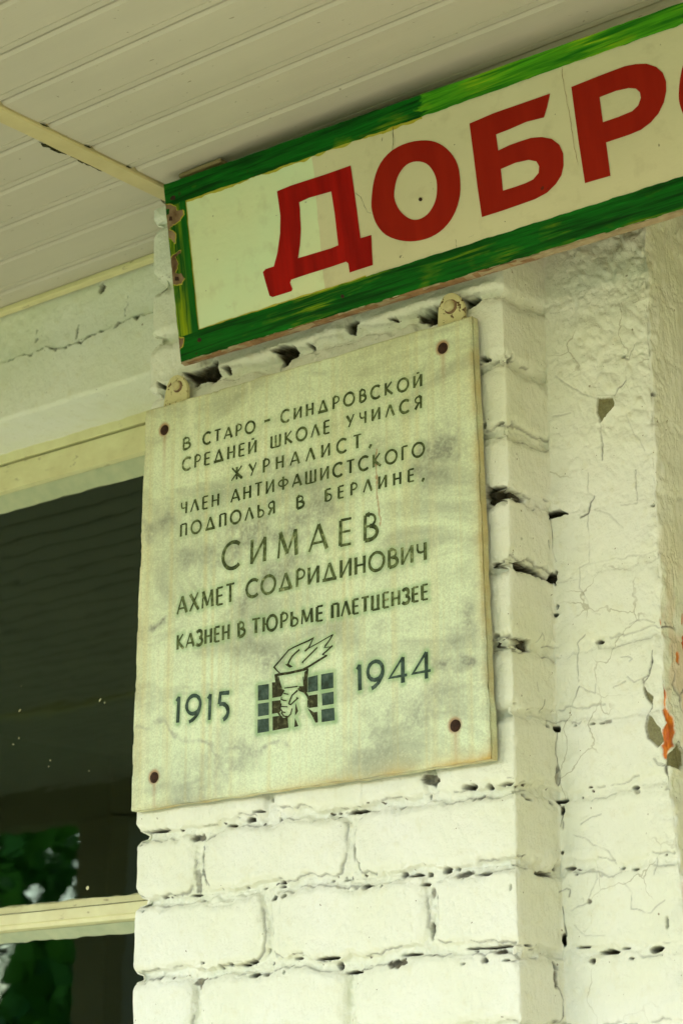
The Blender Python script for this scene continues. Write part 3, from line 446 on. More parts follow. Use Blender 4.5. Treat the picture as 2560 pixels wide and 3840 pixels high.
# ------------------------------------------------------------------ strokes: engraved lettering
def arc(cx, cy, rx, ry, a0, a1, n=14):
    return [(cx + rx * math.cos(math.radians(a0 + (a1 - a0) * i / n)), cy + ry * math.sin(math.radians(a0 + (a1 - a0) * i / n))) for i in range(n + 1)]
T = 1.0; LT = .62
G = {   # glyph: width, [(points, weight)]
 'А': (.66, [([(0, 0), (.34, 1)], LT), ([(.34, 1), (.66, 0)], T), ([(.13, .30), (.54, .30)], LT)]),
 'Б': (.5, [([(.06, 0), (.06, 1)], T), ([(.06, 1), (.46, 1)], LT), ([(.06, .56), (.25, .56)] + arc(.25, .28, .25, .28, 90, -90) + [(.06, 0)], LT)]),
 'В': (.5, [([(.06, 0), (.06, 1)], T), ([(.06, 1), (.22, 1)] + arc(.22, .77, .2, .23, 90, -90) + [(.06, .54)], LT), ([(.22, .54)] + arc(.22, .27, .27, .27, 90, -90) + [(.06, 0)], T)]),
 'Г': (.42, [([(.06, 0), (.06, 1)], T), ([(.06, 1), (.42, 1)], LT)]),
 'Д': (.78, [([(.10, .06), (.38, 1)], LT), ([(.38, 1), (.68, .06)], T), ([(0, .05), (.78, .05)], T)]),
 'Е': (.46, [([(.06, 0), (.06, 1)], T), ([(.06, 1), (.45, 1)], LT), ([(.06, .52), (.42, .52)], LT), ([(.06, 0), (.45, 0)], LT)]),
 'Ж': (.84, [([(.42, 0), (.42, 1)], T), ([(.04, 1), (.42, .5), (0, 0)], LT), ([(.80, 1), (.42, .5)], LT), ([(.42, .5), (.84, 0)], T)]),
 'З': (.48, [(arc(.21, .75, .22, .25, 150, -90), T), (arc(.21, .26, .26, .26, 90, -150), T)]),
 'И': (.6, [([(.05, 0), (.05, 1)], T), ([(.05, 0), (.55, 1)], LT), ([(.55, 0), (.55, 1)], T)]),
 'Й': (.6, [([(.05, 0), (.05, 1)], T), ([(.05, 0), (.55, 1)], LT), ([(.55, 0), (.55, 1)], T), ([(.22, 1.17), (.42, 1.17)], LT)]),
 'К': (.56, [([(.06, 0), (.06, 1)], T), ([(.50, 1), (.10, .5)], LT), ([(.10, .5), (.56, 0)], T)]),
 'Л': (.62, [([(0, 0), (.31, 1)], LT), ([(.31, 1), (.62, 0)], T)]),
 'М': (.78, [([(.05, 0), (.10, 1)], LT), ([(.10, 1), (.39, .12)], T), ([(.39, .12), (.68, 1)], LT), ([(.68, 1), (.74, 0)], T)]),
 'Н': (.56, [([(.05, 0), (.05, 1)], T), ([(.51, 0), (.51, 1)], T), ([(.05, .5), (.51, .5)], LT)]),
 'О': (.82, [(arc(.41, .5, .39, .52, 90, 450, 28), .9)]),
 'П': (.54, [([(.05, 0), (.05, 1)], T), ([(.49, 0), (.49, 1)], T), ([(.05, 1), (.49, 1)], LT)]),
 'Р': (.48, [([(.06, 0), (.06, 1)], T), ([(.06, 1), (.22, 1)] + arc(.22, .73, .25, .27, 90, -90) + [(.06, .46)], LT)]),
 'С': (.68, [(arc(.41, .5, .39, .52, 48, 312, 22), .95)]),
 'Т': (.54, [([(.27, 0), (.27, 1)], T), ([(0, 1), (.54, 1)], LT)]),
 'У': (.58, [([(.02, 1), (.31, .42)], T), ([(.57, 1), (.18, 0)], LT)]),
 'Ф': (.76, [([(.38, 0), (.38, 1.05)], T), (arc(.38, .55, .35, .26, 90, 450, 24), LT)]),
 'Х': (.6, [([(.02, 1), (.60, 0)], T), ([(.56, 1), (0, 0)], LT)]),
 'Ц': (.6, [([(.05, 0), (.05, 1)], T), ([(.47, 0), (.47, 1)], T), ([(.05, 0), (.60, 0)], LT)]),
 'Ч': (.5, [([(.44, 0), (.44, 1)], T), ([(.04, 1), (.04, .66), (.10, .52), (.22, .47), (.44, .52)], LT)]),
 'Ш': (.78, [([(.05, 0), (.05, 1)], T), ([(.39, 0), (.39, 1)], T), ([(.73, 0), (.73, 1)], T), ([(.05, 0), (.73, 0)], LT)]),
 'Ь': (.48, [([(.06, 0), (.06, 1)], T), ([(.06, .54), (.22, .54)] + arc(.22, .27, .25, .27, 90, -90) + [(.06, 0)], LT)]),
 'Ю': (.98, [([(.05, 0), (.05, 1)], T), ([(.05, .5), (.28, .5)], LT), (arc(.62, .5, .34, .52, 90, 450, 26), .9)]),
 'Я': (.5, [([(.44, 0), (.44, 1)], T), ([(.44, 1), (.28, 1)] + arc(.28, .74, .25, .26, 90, 270) + [(.44, .48)], LT), ([(.28, .48), (.02, 0)], T)]),
 ',': (.16, [([(.10, .10), (.09, -.02), (.02, -.20)], T)]), '-': (.3, [([(0, .45), (.3, .45)], T)]),
 '1': (.16, [([(.12, 0), (.10, 1)], T), ([(.10, 1), (0, .84)], LT)]),
 '9': (.62, [(arc(.31, .66, .27, .36, 0, 360, 24), .9), (arc(.02, .66, .56, .70, 0, -74, 10), .9)]),
 '5': (.5, [([(.44, 1), (.10, 1), (.08, .58)], T), ([(.08, .58)] + arc(.12, .26, .32, .34, 70, -62, 12), T)]),
 '4': (.62, [([(.47, 0), (.47, 1)], T), ([(.47, 1), (0, .28), (.62, .28)], LT)]),
}
G['Й '] = G['Й']
STROKES = []        # every stroke in plaque coordinates, for the stain around the cuts
YP = -.020
def ribbon(V, Fc, pts, wd, lift):
    pts = np.array(pts, float); n = len(pts)
    closed = np.hypot(*(pts[0] - pts[-1])) < 1e-6
    d = np.diff(pts, axis=0); d /= np.linalg.norm(d, axis=1)[:, None] + 1e-12
    k0 = len(V)
    for i in range(n):
        a_ = d[max(i - 1, 0)] if not (closed and i == 0) else d[-1]; b_ = d[min(i, n - 2)] if not (closed and i == n - 1) else d[0]
        t = a_ + b_; L = np.linalg.norm(t); t = t / L if L > .2 else b_; sc_ = 1 / max(.5, float(t @ b_)); nn = np.array([-t[1], t[0]]) * wd * .5 * sc_ * (1 + .12 * random.uniform(-1, 1))
        for q, dy in ((pts[i] + nn, -lift - .00012), (pts[i], -lift + .00008), (pts[i] - nn, -lift - .00012)): V.append((q[0], YP + dy, q[1]))
    for i in range(n - 1):
        a_ = k0 + 3 * i; Fc.append((a_, a_ + 3, a_ + 4, a_ + 1)); Fc.append((a_ + 1, a_ + 4, a_ + 5, a_ + 2))
def pl(cf, x, y): q = onY(cf(x, y), YP); return np.array([q[0], q[2]])
def word(V, Fc, cf, text, b0, b1, hpx, wd, small=None):
    A_, B_ = pl(cf, *b0), pl(cf, *b1); Tt = pl(cf, b0[0], b0[1] - hpx); hgt = np.linalg.norm(Tt - A_)
    gs = [G[c] for c in text]; wsum = sum(g_[0] for g_ in gs) * hgt; L = np.linalg.norm(B_ - A_); k = 1.0
    gap = (L - wsum) / max(len(gs) - 1, 1)
    gmax = .24 * hgt
    if len(gs) > 1 and gap > gmax:
        k = min(1.32, (L - gmax * (len(gs) - 1)) / wsum); gap = (L - wsum * k) / (len(gs) - 1)
    if len(gs) == 1 or gap < .10 * hgt:
        gap = .13 * hgt if len(gs) > 1 else 0; k = (L - gap * (len(gs) - 1)) / wsum
    ux = (B_ - A_) / L; up = np.array([-ux[1], ux[0]]); x = 0
    for c, (gw, sts) in zip(text, gs):
        hh = hgt * (1 + .03 * random.uniform(-1, 1))
        for j, (pts, wt) in enumerate(sts):
            P = [A_ + ux * (x + p[0] * hgt * k) + up * p[1] * hh for p in pts]; ribbon(V, Fc, P, wd * 1.1 * wt, .00022 + .00003 * (j % 4)); STROKES.append((P, wd))
        x += gw * hgt * k + gap
plq = empty('memorial_plaque', 'square pale marble plaque engraved in Cyrillic with torch emblem, under the green framed sign', 'plaque')
LINES = [
 (TA, [('В', (68, 484), (110, 473), 62), ('СТАРО', (180, 455), (467, 383), 60), ('-', (520, 352), (552, 342), 58), ('СИНДРОВСКОЙ', (612, 335), (1392, 130), 64)], .0030),
 (TA, [('СРЕДНЕЙ', (66, 600), (475, 497), 66), ('ШКОЛЕ', (556, 475), (882, 388), 66), ('УЧИЛСЯ', (975, 362), (1392, 252), 66)], .0031),
 (TA, [('ЖУРНАЛИСТ', (338, 656), (1056, 470), 68), (',', (1098, 462), (1118, 457), 64)], .0031),
 (TA, [('ЧЛЕН', (58, 842), (268, 792), 66), ('АНТИФАШИСТСКОГО', (336, 776), (1406, 512), 68)], .0030),
 (TA, [('ПОДПОЛЬЯ', (55, 966), (578, 836), 66), ('В', (698, 811), (740, 800), 66), ('БЕРЛИНЕ', (856, 771), (1350, 655), 66), (',', (1392, 648), (1408, 644), 66)], .0031),
 (TA, [('СИМАЕВ', (287, 1150), (1146, 974), 136)], .0046),
 (TB, [('АХМЕТ', (38, 376), (354, 302), 94), ('СОДРИДИНОВИЧ', (420, 284), (1418, 72), 92)], .0038),
 (TB, [('КАЗНЕН', (36, 572), (326, 512), 78), ('В', (375, 502), (413, 492), 78), ('ТЮРЬМЕ', (452, 484), (845, 408), 78), ('ПЛЕТЦЕНЗЕЕ', (893, 398), (1427, 290), 78)], .0036),
 (TB, [('1915', (24, 978), (326, 952), 142), ('1944', (1032, 800), (1442, 728), 144)], .0046)]
for cf, words, wd in LINES:
    for (t_, b0, b1, hpx) in words:
        V, Fc = [], []; word(V, Fc, cf, t_, b0, b1, hpx, wd); yr_ = t_.isdigit()
        nm = 'year_numeral' if yr_ else ('punctuation_mark' if t_ in ',-' else 'inscription_word')
        link(nm, pymesh(nm, V, Fc), INKB if yr_ else INK, plq)
emb = bpy.data.objects.new('torch_emblem', None); COL.objects.link(emb); emb.parent = plq
def epoly(name, polys, mat, lift, parent):
    V, Fc = [], []
    for p in polys:
        k0 = len(V); q = [pl(EM, *c) for c in p]; STROKES.append((q + [q[0]], .004)); V += [(c[0], YP - lift, c[1]) for c in q]; Fc.append(tuple(range(k0, k0 + len(p))))
    bm = bmesh.new(); me = pymesh(name, V, Fc); bm.from_mesh(me); bmesh.ops.triangulate(bm, faces=bm.faces[:])
    for f in bm.faces:
        if f.normal.y > 0: f.normal_flip()
    bm.to_mesh(me); bm.free(); return link(name, me, mat, parent)
SQB = [[(120,960),(300,935),(298,1190),(120,1210)],[(120,1260),(300,1235),(300,1440),(120,1470)],[(115,1520),(300,1495),(303,1710),(115,1740)],[(1150,780),(1350,745),(1352,1000),(1150,1030)],[(1160,1095),(1355,1060),(1358,1260),(1170,1290)],[(1155,1355),(1365,1325),(1375,1530),(1160,1560)],[(935,830),(1095,790),(1100,1045),(935,1075)]]
SQR = [[(350,910),(480,905),(500,1010),(560,1040),(520,1110),(500,1140),(355,1165)],[(350,1215),(490,1200),(500,1290),(495,1380),(470,1400),(495,1450),(540,1480),(470,1460),(440,1410),(350,1425)],[(360,1470),(480,1455),(540,1492),(605,1470),(620,1650),(360,1700)],[(955,1125),(1090,1105),(1095,1310),(950,1330),(945,1200)],[(930,1330),(1035,1400),(1090,1390),(1100,1565),(1060,1570),(1010,1470)],[(880,740),(945,690),(938,790),(930,830),(930,1075),(915,1070),(800,1015),(785,975),(865,970)],[(390,790),(432,780),(475,925),(440,912),(405,908)],[(735,1245),(778,1380),(725,1458)],[(725,1490),(782,1625),(713,1642)],[(565,622),(610,600),(692,655),(640,672)]]
for q_ in SQB: epoly('grille_square', [q_], INKB, .00025, emb)
for q_ in SQR: epoly('grille_square', [q_], INKR, .00028, emb)
fl = bpy.data.objects.new('flame', None)
V, Fc = [], []
for p, wd in [([(470,752),(430,715),(385,662),(500,530),(620,385),(700,340),(830,280),(960,225)],.0026),([(960,225),(1025,185),(950,345),(885,402)],.0030),([(945,355),(1150,240),(1345,128)],.0016),([(1345,128),(1290,220),(1210,330)],.0026),([(1195,345),(1300,330),(1338,310)],.0012),([(1338,310),(1240,400),(1170,460)],.0026),([(1170,460),(1250,468)],.0012),([(1250,468),(1130,540),(970,640),(840,710)],.0034),([(840,710),(630,757),(470,780),(395,800)],.0044),([(940,690),(845,712)],.0034),([(800,375),(735,430),(680,485),(640,550),(612,615)],.0030),([(1090,340),(960,470),(840,590)],.0024),([(840,590),(862,592)],.0018),([(470,752),(480,775)],.003)]:
    q = [pl(EM, *c) for c in p]; ribbon(V, Fc, q, wd * .72, .0003); STROKES.append((q, wd * .72))
link('flame', pymesh('flame', V, Fc), INKR, emb)
V, Fc = [], []
for p, wd in [([(770,1040),(680,1120),(650,1190),(625,1265)],.0020),([(625,1265),(662,1272),(720,1215),(772,1170),(750,1160)],.0018),([(540,1090),(575,1098),(620,1105)],.0014),([(508,1150),(500,1190),(545,1205),(590,1210)],.0014),([(505,1255),(498,1300),(545,1308),(605,1310)],.0014),([(500,1350),(520,1395),(570,1402)],.0014),([(500,1400),(540,1460),(615,1472),(655,1430),(682,1335)],.0016),([(550,1005),(650,992),(772,975)],.0014),([(455,815),(480,910),(512,1010)],.0012),([(860,820),(870,960)],.0014),([(880,1060),(930,1130),(955,1190)],.0030),([(940,1200),(935,1320)],.0018),([(785,1000),(800,1030),(880,1062)],.003)]:
    q = [pl(EM, *c) for c in p]; ribbon(V, Fc, q, wd, .0003); STROKES.append((q, wd))
link('raised_hand', pymesh('raised_hand', V, Fc), INKR, emb)
# slab
corn = [onY(p, YP) for p in ((545, 1540), (1763, 1182), (1835, 2846), (487, 3042))]; cTL, cTR, cBR, cBL = [np.array([c[0], c[2]]) for c in corn]
NU = 420; uu = np.linspace(0, 1, NU); U, W = np.meshgrid(uu, uu, indexing='ij')
Pq = ((1 - U)[..., None] * (1 - W)[..., None] * cBL + U[..., None] * (1 - W)[..., None] * cBR + (1 - U)[..., None] * W[..., None] * cTL + U[..., None] * W[..., None] * cTR)
PX, PZ = Pq[..., 0], Pq[..., 1]
de = np.minimum(np.minimum(U, 1 - U), np.minimum(W, 1 - W)) * .5
PX = PX + (fbm(PX, PZ, .03, 101) * .0016) * np.exp(-de / .004); PZ = PZ + (fbm(PX, PZ, .03, 102) * .0022) * np.exp(-de / .004)
rnd = .0022 + .002 * np.clip(fbm(PX, PZ, .04, 103), 0, 1)
drop = rnd * (1 - np.sqrt(np.clip(1 - (1 - np.clip(de / rnd, 0, 1)) ** 2, 0, 1)))
chips = sstep(.16, .3, fbm(PX, PZ, .02, 104)) * np.exp(-de / .003) * .0016
PYv = YP + drop + chips
halo = np.zeros_like(PX)
for P, wd in STROKES:
    a_ = np.array(P); lo, hi = a_.min(0) - .010, a_.max(0) + .010; m = (PX > lo[0]) & (PX < hi[0]) & (PZ > lo[1]) & (PZ < hi[1])
    if m.any():
        d = seg_dist(PX[m], PZ[m], P); halo[m] = np.maximum(halo[m], np.exp(-(np.maximum(d - wd * .5, 0) / .0030) ** 2) * .8)
halo *= np.clip(.5 + (2.28 - PZ) * 2.4, .35, 1)
edge = np.exp(-((1 - U) * .5) / .006) * .8 + np.exp(-(W * .5) / .008) * (.35 + .65 * sstep(.25, .9, U)) + np.exp(-((1 - W) * .5) / .004) * .35 + np.exp(-(U * .5) / .020) * .30
stain = np.zeros_like(PX); vein = np.zeros_like(PX)
for q in ((757, 408, C3), (465, 32, C4), (710, 436, C5), (523, 198, C6)):
    c = pl(q[2], q[0], q[1]); r_ = np.hypot(PX - c[0] + .001, PZ - c[1] - .001); stain = np.maximum(stain, (1 - sstep(.006, .0115, r_)) * .8); stain = np.maximum(stain, np.exp(-((PX - c[0]) / .003) ** 2) * np.exp(-np.clip(c[1] - PZ, 0, 1) / .03) * (PZ < c[1]) * .6)
P = [pl(TA, *c) for c in ((1140, 480), (1138, 640), (1150, 770), (1158, 900))]; d = seg_dist(PX + fbm(PX, PZ, .01, 105) * .003, PZ, P); stain = np.maximum(stain, (1 - sstep(.0004, .0014, d)) * .7); PYv = PYv + (1 - sstep(.0006, .002, d)) * .0006
def smudge(cf, pts, wd, k, sd_=0):
    P = [pl(cf, *c) for c in pts]; d = seg_dist(PX + fbm(PX, PZ, .03, 106 + sd_) * .02, PZ + fbm(PX, PZ, .03, 107 + sd_) * .02, P)
    vein[:] = np.maximum(vein, np.exp(-(d / wd) ** 2) * min(k * 1.5, .95) * np.clip(.75 + fbm(PX, PZ, .012, 108) * .9, 0, 1))
smudge(TA, [(1440, 490), (1560, 450)], .018, .55); smudge(TA, [(1390, 600), (1500, 590)], .020, .5, 1); smudge(TA, [(560, 600), (760, 640), (800, 800)], .020, .30, 2)
smudge(C3, [(690, 860), (800, 830)], .012, .5, 3); smudge(C3, [(820, 1010), (1010, 960), (1200, 880), (1500, 800)], .022, .42, 4); smudge(C4, [(430, 1490), (620, 1440)], .007, .65, 5); smudge(TB, [(400, 330), (480, 260), (560, 120), (700, 60)], .020, .42, 6)
smudge(C3, [(690, 1295), (760, 1290)], .005, .6, 7); smudge(TB, [(420, 560), (560, 640)], .022, .45, 8); smudge(C6, [(100, 320), (300, 200), (470, 60)], .030, .34, 9); smudge(C5, [(860, 520), (1100, 330)], .028, .34, 10); smudge(C4, [(520, 1350), (600, 1290)], .02, .4, 11); smudge(C5,[(640,180),(1100,330),(1300,310)],.004,.35,12)
V = np.stack([PX, PYv, PZ], -1).reshape(-1, 3); Q = gridquads(NU, NU)[:, [0, 1, 2, 3]]
ring = np.concatenate([np.arange(NU) * NU, (NU - 1) * NU + np.arange(1, NU), (np.arange(NU - 1)[::-1]) * NU + NU - 1, np.arange(1, NU - 1)[::-1]])
bk = V[ring].copy(); bk[:, 1] = -.0060; bk[:, 0] += fbm(bk[:, 2], bk[:, 0], .02, 109) * .001; k0 = len(V); nr = len(ring); nxt = np.roll(np.arange(nr), -1)
md = V[ring].copy(); md[:, 1] = -.0135; md += np.stack([fbm(md[:, 2], md[:, 0], .012, 110) * .0012, 0 * md[:, 0], fbm(md[:, 0], md[:, 2], .012, 111) * .0012], -1)
Q2 = np.concatenate([Q, np.stack([ring, ring[nxt], k0 + nxt, k0 + np.arange(nr)], -1), np.stack([k0 + np.arange(nr), k0 + nxt, k0 + nr + nxt, k0 + nr + np.arange(nr)], -1)])
V = np.concatenate([V, md, bk]); ex = lambda A_, v: np.concatenate([A_.ravel(), np.full(2 * nr, v)])
slab = link('slab', npmesh('slab', V, Q2[:, ::-1], dict(halo=ex(halo, 0), edge=ex(edge, .75), stain=ex(stain, 0), vein=ex(vein, 0))), MARBLE, plq)
def disc(name, c, r, y0, y1, mat, parent, dome=.3, axis=(0, -1, 0)):
    bm = bmesh.new(); n = 20; rings = []
    for rr, yy in ((r, y0), (r, y0 + (y1 - y0) * .6), (r * .86, y0 + (y1 - y0) * .9), (r * .45, y1)):
        rings.append([bm.verts.new((c[0] + rr * math.cos(i * 2 * math.pi / n) * (1 + .03 * random.uniform(-1, 1)), yy, c[1] + rr * math.sin(i * 2 * math.pi / n))) for i in range(n)])
    for a_, b_ in zip(rings[:-1], rings[1:]):
        for i in range(n): bm.faces.new((a_[i], a_[(i + 1) % n], b_[(i + 1) % n], b_[i]))
    bm.faces.new(rings[-1]); bmesh.ops.recalc_face_normals(bm, faces=bm.faces[:]); me = bpy.data.meshes.new(name); bm.to_mesh(me); bm.free()
    me.polygons.foreach_set('use_smooth', [True] * len(me.polygons)); return link(name, me, mat, parent)
for cf, x, y in ((C3, 757, 408), (C4, 465, 32), (C5, 710, 436), (C6, 523, 198)): disc('bolt_head', pl(cf, x, y), .0066, YP + .0006, YP - .0016, RUSTY, plq)
# brackets
def bracket(cf, pts, bolt, rb, label):
    yb = -.0115; e = empty('mounting_bracket', label, 'bracket', 'brackets holding the plaque'); q = [onY(cf(*p), yb) for p in pts]; V = [(c[0], yb, c[2]) for c in q] + [(c[0], yb + .0035, c[2]) for c in q]; n = len(q)
    Fc = [tuple(range(n)), tuple(range(2 * n - 1, n - 1, -1))] + [(i, n + i, n + (i + 1) % n, (i + 1) % n) for i in range(n)]
    me = pymesh('tab', V, Fc); bm = bmesh.new(); bm.from_mesh(me); bmesh.ops.recalc_face_normals(bm, faces=bm.faces[:]); bmesh.ops.bevel(bm, geom=[ed for ed in bm.edges if abs((ed.verts[0].co - ed.verts[1].co).y) < 1e-6 and ed.verts[0].co.y < yb + .001], offset=.0012, segments=2, affect='EDGES'); bm.to_mesh(me); bm.free()
    link('tab', me, TAB, e); c = onY(cf(*bolt), yb - .003); disc('bolt', (c[0], c[2]), rb, yb + .001, yb - .005, BOLT, e)
    disc('washer', (c[0] + .001, c[2] - .001), rb * 1.25, yb + .001, yb - .0012, PEEL, e)
bracket(C8, [(222, 500), (238, 390), (250, 340), (268, 305), (290, 287), (312, 280), (340, 288), (362, 308), (378, 335), (384, 365), (384, 450)], (305, 350), .0062, 'small rusty bracket tab with bolt at the plaque\'s left top, beside the window head')
bracket(BZ, [(432, 600), (436, 420), (440, 370), (470, 280), (505, 220), (545, 190), (590, 178), (635, 185), (690, 220), (735, 285), (752, 340), (752, 500)], (565, 330), .0070, 'chipped bracket tab with round bolt at the plaque\'s right top, beside the pier corner')
# ------------------------------------------------------------------ welcome sign, tilted forward at the top
SO = np.array([-.1841, -.03, 2.5405]); SV = np.array([0, -.0389, .2264]); SV /= np.linalg.norm(SV); SN = np.array([0, -SV[2], SV[1]])
def sg(p): d = ray(p); t = ((SO - CAM) @ SN) / (d @ SN); X = CAM + d * t - SO; return (X[0], X @ SV)
def scf(cf): return lambda x, y: sg(cf(x, y))
sign = empty('welcome_sign', 'white signboard with green painted border and large red Cyrillic letters above the plaque', 'sign')
sign.matrix_world = Matrix([[1, SN[0] * -1, SV[0], SO[0]], [0, -SN[1], SV[1], SO[1]], [0, -SN[2], SV[2], SO[2]], [0, 0, 0, 1]])   # local x along, y inward, z up the board
UE = 1.12
TOPL = [(0, .2297), (.2486, .2205)]
def vtop(u): return .2297 - .0264 * u
def vbot(u): return -.007 * u
def itop(u): return .1991 - .0162 * (u - .033)
def ibot(u): return .0329 - .0055 * (u - .035)
V = [(0, 0, 0), (UE, 0, vbot(UE)), (UE, 0, vtop(UE)), (0, 0, vtop(0))]; V += [(x, .016, zq) for x, y, zq in V]
bd = link('board', pymesh('board', V, [(0, 1, 2, 3), (5, 4, 7, 6), (0, 4, 5, 1), (3, 2, 6, 7), (0, 3, 7, 4), (1, 5, 6, 2)]), BOARD, sign); bd.data.materials.append(WOODP)
for i, f in enumerate(bd.data.polygons): f.material_index = 0 if i == 0 else 1
def band(name, us, lo, hi, mat, y, j0, j1, seed, vert=False, parent=sign):
    us = np.array(us); a_ = np.array([lo(q) for q in us]) + fbm(us, us * 0, .012, seed) * j0 * 2; b_ = np.array([hi(q) for q in us]) + fbm(us, us * 0, .012, seed + 3) * j1 * 2
    V = [];
    for q, l_, h_ in zip(us, a_, b_): V += ([(q, y, l_), (q, y, h_)] if not vert else [(l_, y, q), (h_, y, q)])
    return link(name, pymesh(name, V, [((2 * i, 2 * i + 2, 2 * i + 3, 2 * i + 1) if not vert else (2 * i, 2 * i + 1, 2 * i + 3, 2 * i + 2)) for i in range(len(us) - 1)]), mat, parent)
ar = lambda a_, b_: np.arange(a_, b_ + 1e-6, .003)
UB = .284 + (350 - 245) / 1.225 * .00031 + .055
fb = bpy.data.objects.new('border', None); COL.objects.link(fb); fb.parent = sign
ut = sg(C2(362, 440))[0]
band('top_rail', ar(.0, UE), itop, vtop, TOPG, -.0008, .0006, .0004, 201, parent=fb)
uk = sg(C2(560, 1180))[0]
band('bottom_rail', ar(.0, UE), vbot, ibot, GREEN, -.0008, .0008, .0005, 211, parent=fb)
band('stile', ar(.0315, .2005), lambda q: 0.0 , lambda q: .0336, STILE, -.0010, .0005, .0005, 221, True, parent=fb)
band('stile', ar(.03, .19), lambda q: UE - .034, lambda q: UE, LIME, -.0010, .0005, .0005, 225, True, parent=fb)
yr = -.0004
band('paint_rim', ar(.033, ut), lambda u: itop(u) - .0022, lambda u: itop(u) + .004, RIM, yr, .0018, 0, 231, parent=fb)
band('paint_rim', ar(.034, .30), lambda u: ibot(u) - .002, lambda u: ibot(u) + .0016, RIM, yr, 0, .0006, 235, parent=fb)
band('paint_rim', ar(.033, .199), lambda u: .032, lambda u: .0346, RIM, yr, 0, .0004, 237, True, parent=fb)
def flat(name, polys, mat, y, parent, cf, holes=None, jit=0.0):
    V, E_, Fc = [], [], []; bm = bmesh.new()
    for p in polys:
        vs = [];
        for c in p:
            q = cf(*c); vs.append(bm.verts.new((max(q[0], .0006) + random.uniform(-jit, jit), y, q[1] + random.uniform(-jit, jit))))
        for i in range(len(vs)): bm.edges.new((vs[i], vs[(i + 1) % len(vs)]))
    bmesh.ops.triangle_fill(bm, use_beauty=True, use_dissolve=False, edges=bm.edges[:])
    for f in bm.faces:
        if f.normal.y > 0: f.normal_flip()
    me = bpy.data.meshes.new(name); bm.to_mesh(me); bm.free(); return link(name, me, mat, parent)
def spline(pts, n=5):        # closed Catmull-Rom for the round letters
    o = []; m = len(pts)
    for i in range(m):
        p0, p1, p2, p3 = [np.array(pts[(i + k) % m], float) for k in (-1, 0, 1, 2)]
        for j in range(n):
            t = j / n; o.append(tuple(.5 * (2 * p1 + (p2 - p0) * t + (2 * p0 - 5 * p1 + 4 * p2 - p3) * t * t + (3 * p1 - p0 - 3 * p2 + p3) * t ** 3)))
    return o
LY = -.0006; s2 = scf(C2); sd2 = scf(DZ)
flat('letter', [[(240,475),(400,410),(600,345),(800,280),(1072,183),(1110,450),(1150,750),(1183,1005),(1305,970),(1312,1150),(1322,1310),(1190,1352),(1060,1395),(1045,1290),(1020,1272),(850,1330),(600,1408),(400,1475),(388,1510),(415,1580),(405,1605),(190,1672),(155,1655),(110,1500),(80,1390),(110,1355),(205,1325),(245,1170),(275,950),(278,750),(258,600)],[(490,600),(600,550),(852,478),(890,720),(932,1085),(850,1120),(650,1180),(478,1232),(500,1080),(510,900),(502,760),(500,680)]], REDN, LY, sign, sd2)
OO = spline([(138,930),(150,830),(180,750),(235,690),(310,655),(390,645),(450,660),(500,700),(535,760),(547,850),(540,920),(515,990),(470,1050),(410,1090),(340,1108),(270,1105),(205,1080),(165,1035),(145,985)], 3); OI = spline([(243,905),(248,850),(265,800),(300,757),(345,742),(390,752),(420,785),(437,830),(438,890),(425,940),(395,985),(355,1008),(320,1007),(285,985),(258,950)], 3)
flat('letter', [OO, OI], RED, LY, sign, s2)
flat('letter', [[(588,568),(700,520),(830,475),(958,430),(945,490),(930,540),(850,560),(770,595),(710,618),(720,692),(770,668),(820,650),(870,634),(920,630),(965,638),(1000,665),(1018,705),(1020,760),(1010,805),(985,845),(945,885),(890,915),(820,940),(740,968),(645,998),(625,860),(605,700)],[(732,777),(800,748),(860,735),(895,742),(908,765),(905,795),(880,825),(845,842),(800,858),(742,876)]], RED, LY, sign, s2)
flat('letter', [[(1055,400),(1180,350),(1300,305),(1350,295),(1400,293),(1445,308),(1475,335),(1490,375),(1491,420),(1480,470),(1455,522),(1420,563),(1375,597),(1320,620),(1215,655),(1235,808),(1118,842),(1090,660)],[(1185,447),(1260,418),(1320,405),(1352,408),(1370,425),(1374,450),(1362,485),(1335,511),(1270,538),(1200,562)]], RED, LY, sign, s2)
sh = s2(1553, 440)[0] - s2(138, 900)[0]; svo = s2(1553, 440)[1] - s2(138, 905)[1]
flat('letter', [OO, OI], RED, LY, sign, lambda x, y: (s2(x, y)[0] + sh, s2(x, y)[1] + svo * .0))
sz = scf(SZ)
def ragged(p, k=4, a=5):
    o = []
    for i in range(len(p)):
        p0, p1 = np.array(p[i], float), np.array(p[(i + 1) % len(p)], float)
        for j in range(k): q = p0 + (p1 - p0) * j / k; o.append((q[0] + random.uniform(-a, a), q[1] + random.uniform(-a, a)))
    return o
PE = [[(190,420),(240,408),(300,438),(312,466),(362,462),(372,500),(322,570),(265,605),(240,640),(195,612),(188,520)],[(205,625),(265,650),(300,690),(288,772),(258,725),(212,700)],[(238,920),(285,870),(345,832),(342,858),(292,890),(322,960),(302,1040),(350,1048),(377,1090),(355,1140),(258,1152),(246,1010)],[(318,1635),(376,1638),(352,1720),(328,1742)]]
for p in PE:
    p = ragged(p); c = np.mean(p, 0); flat('peel_rim', [[tuple(c + (np.array(q) - c) * 1.0 + (np.array(q) - c) / np.linalg.norm(np.array(q) - c) * 8) for q in p]], RIM, -.0013, sign, sz, jit=.0006)
    flat('peeled_patch', [p], PEEL, -.0016, sign, sz, jit=.0004)
flat('paint_fleck', [[(210,455),(245,450),(240,500),(200,515)]], GREEN, -.0019, sign, sz)
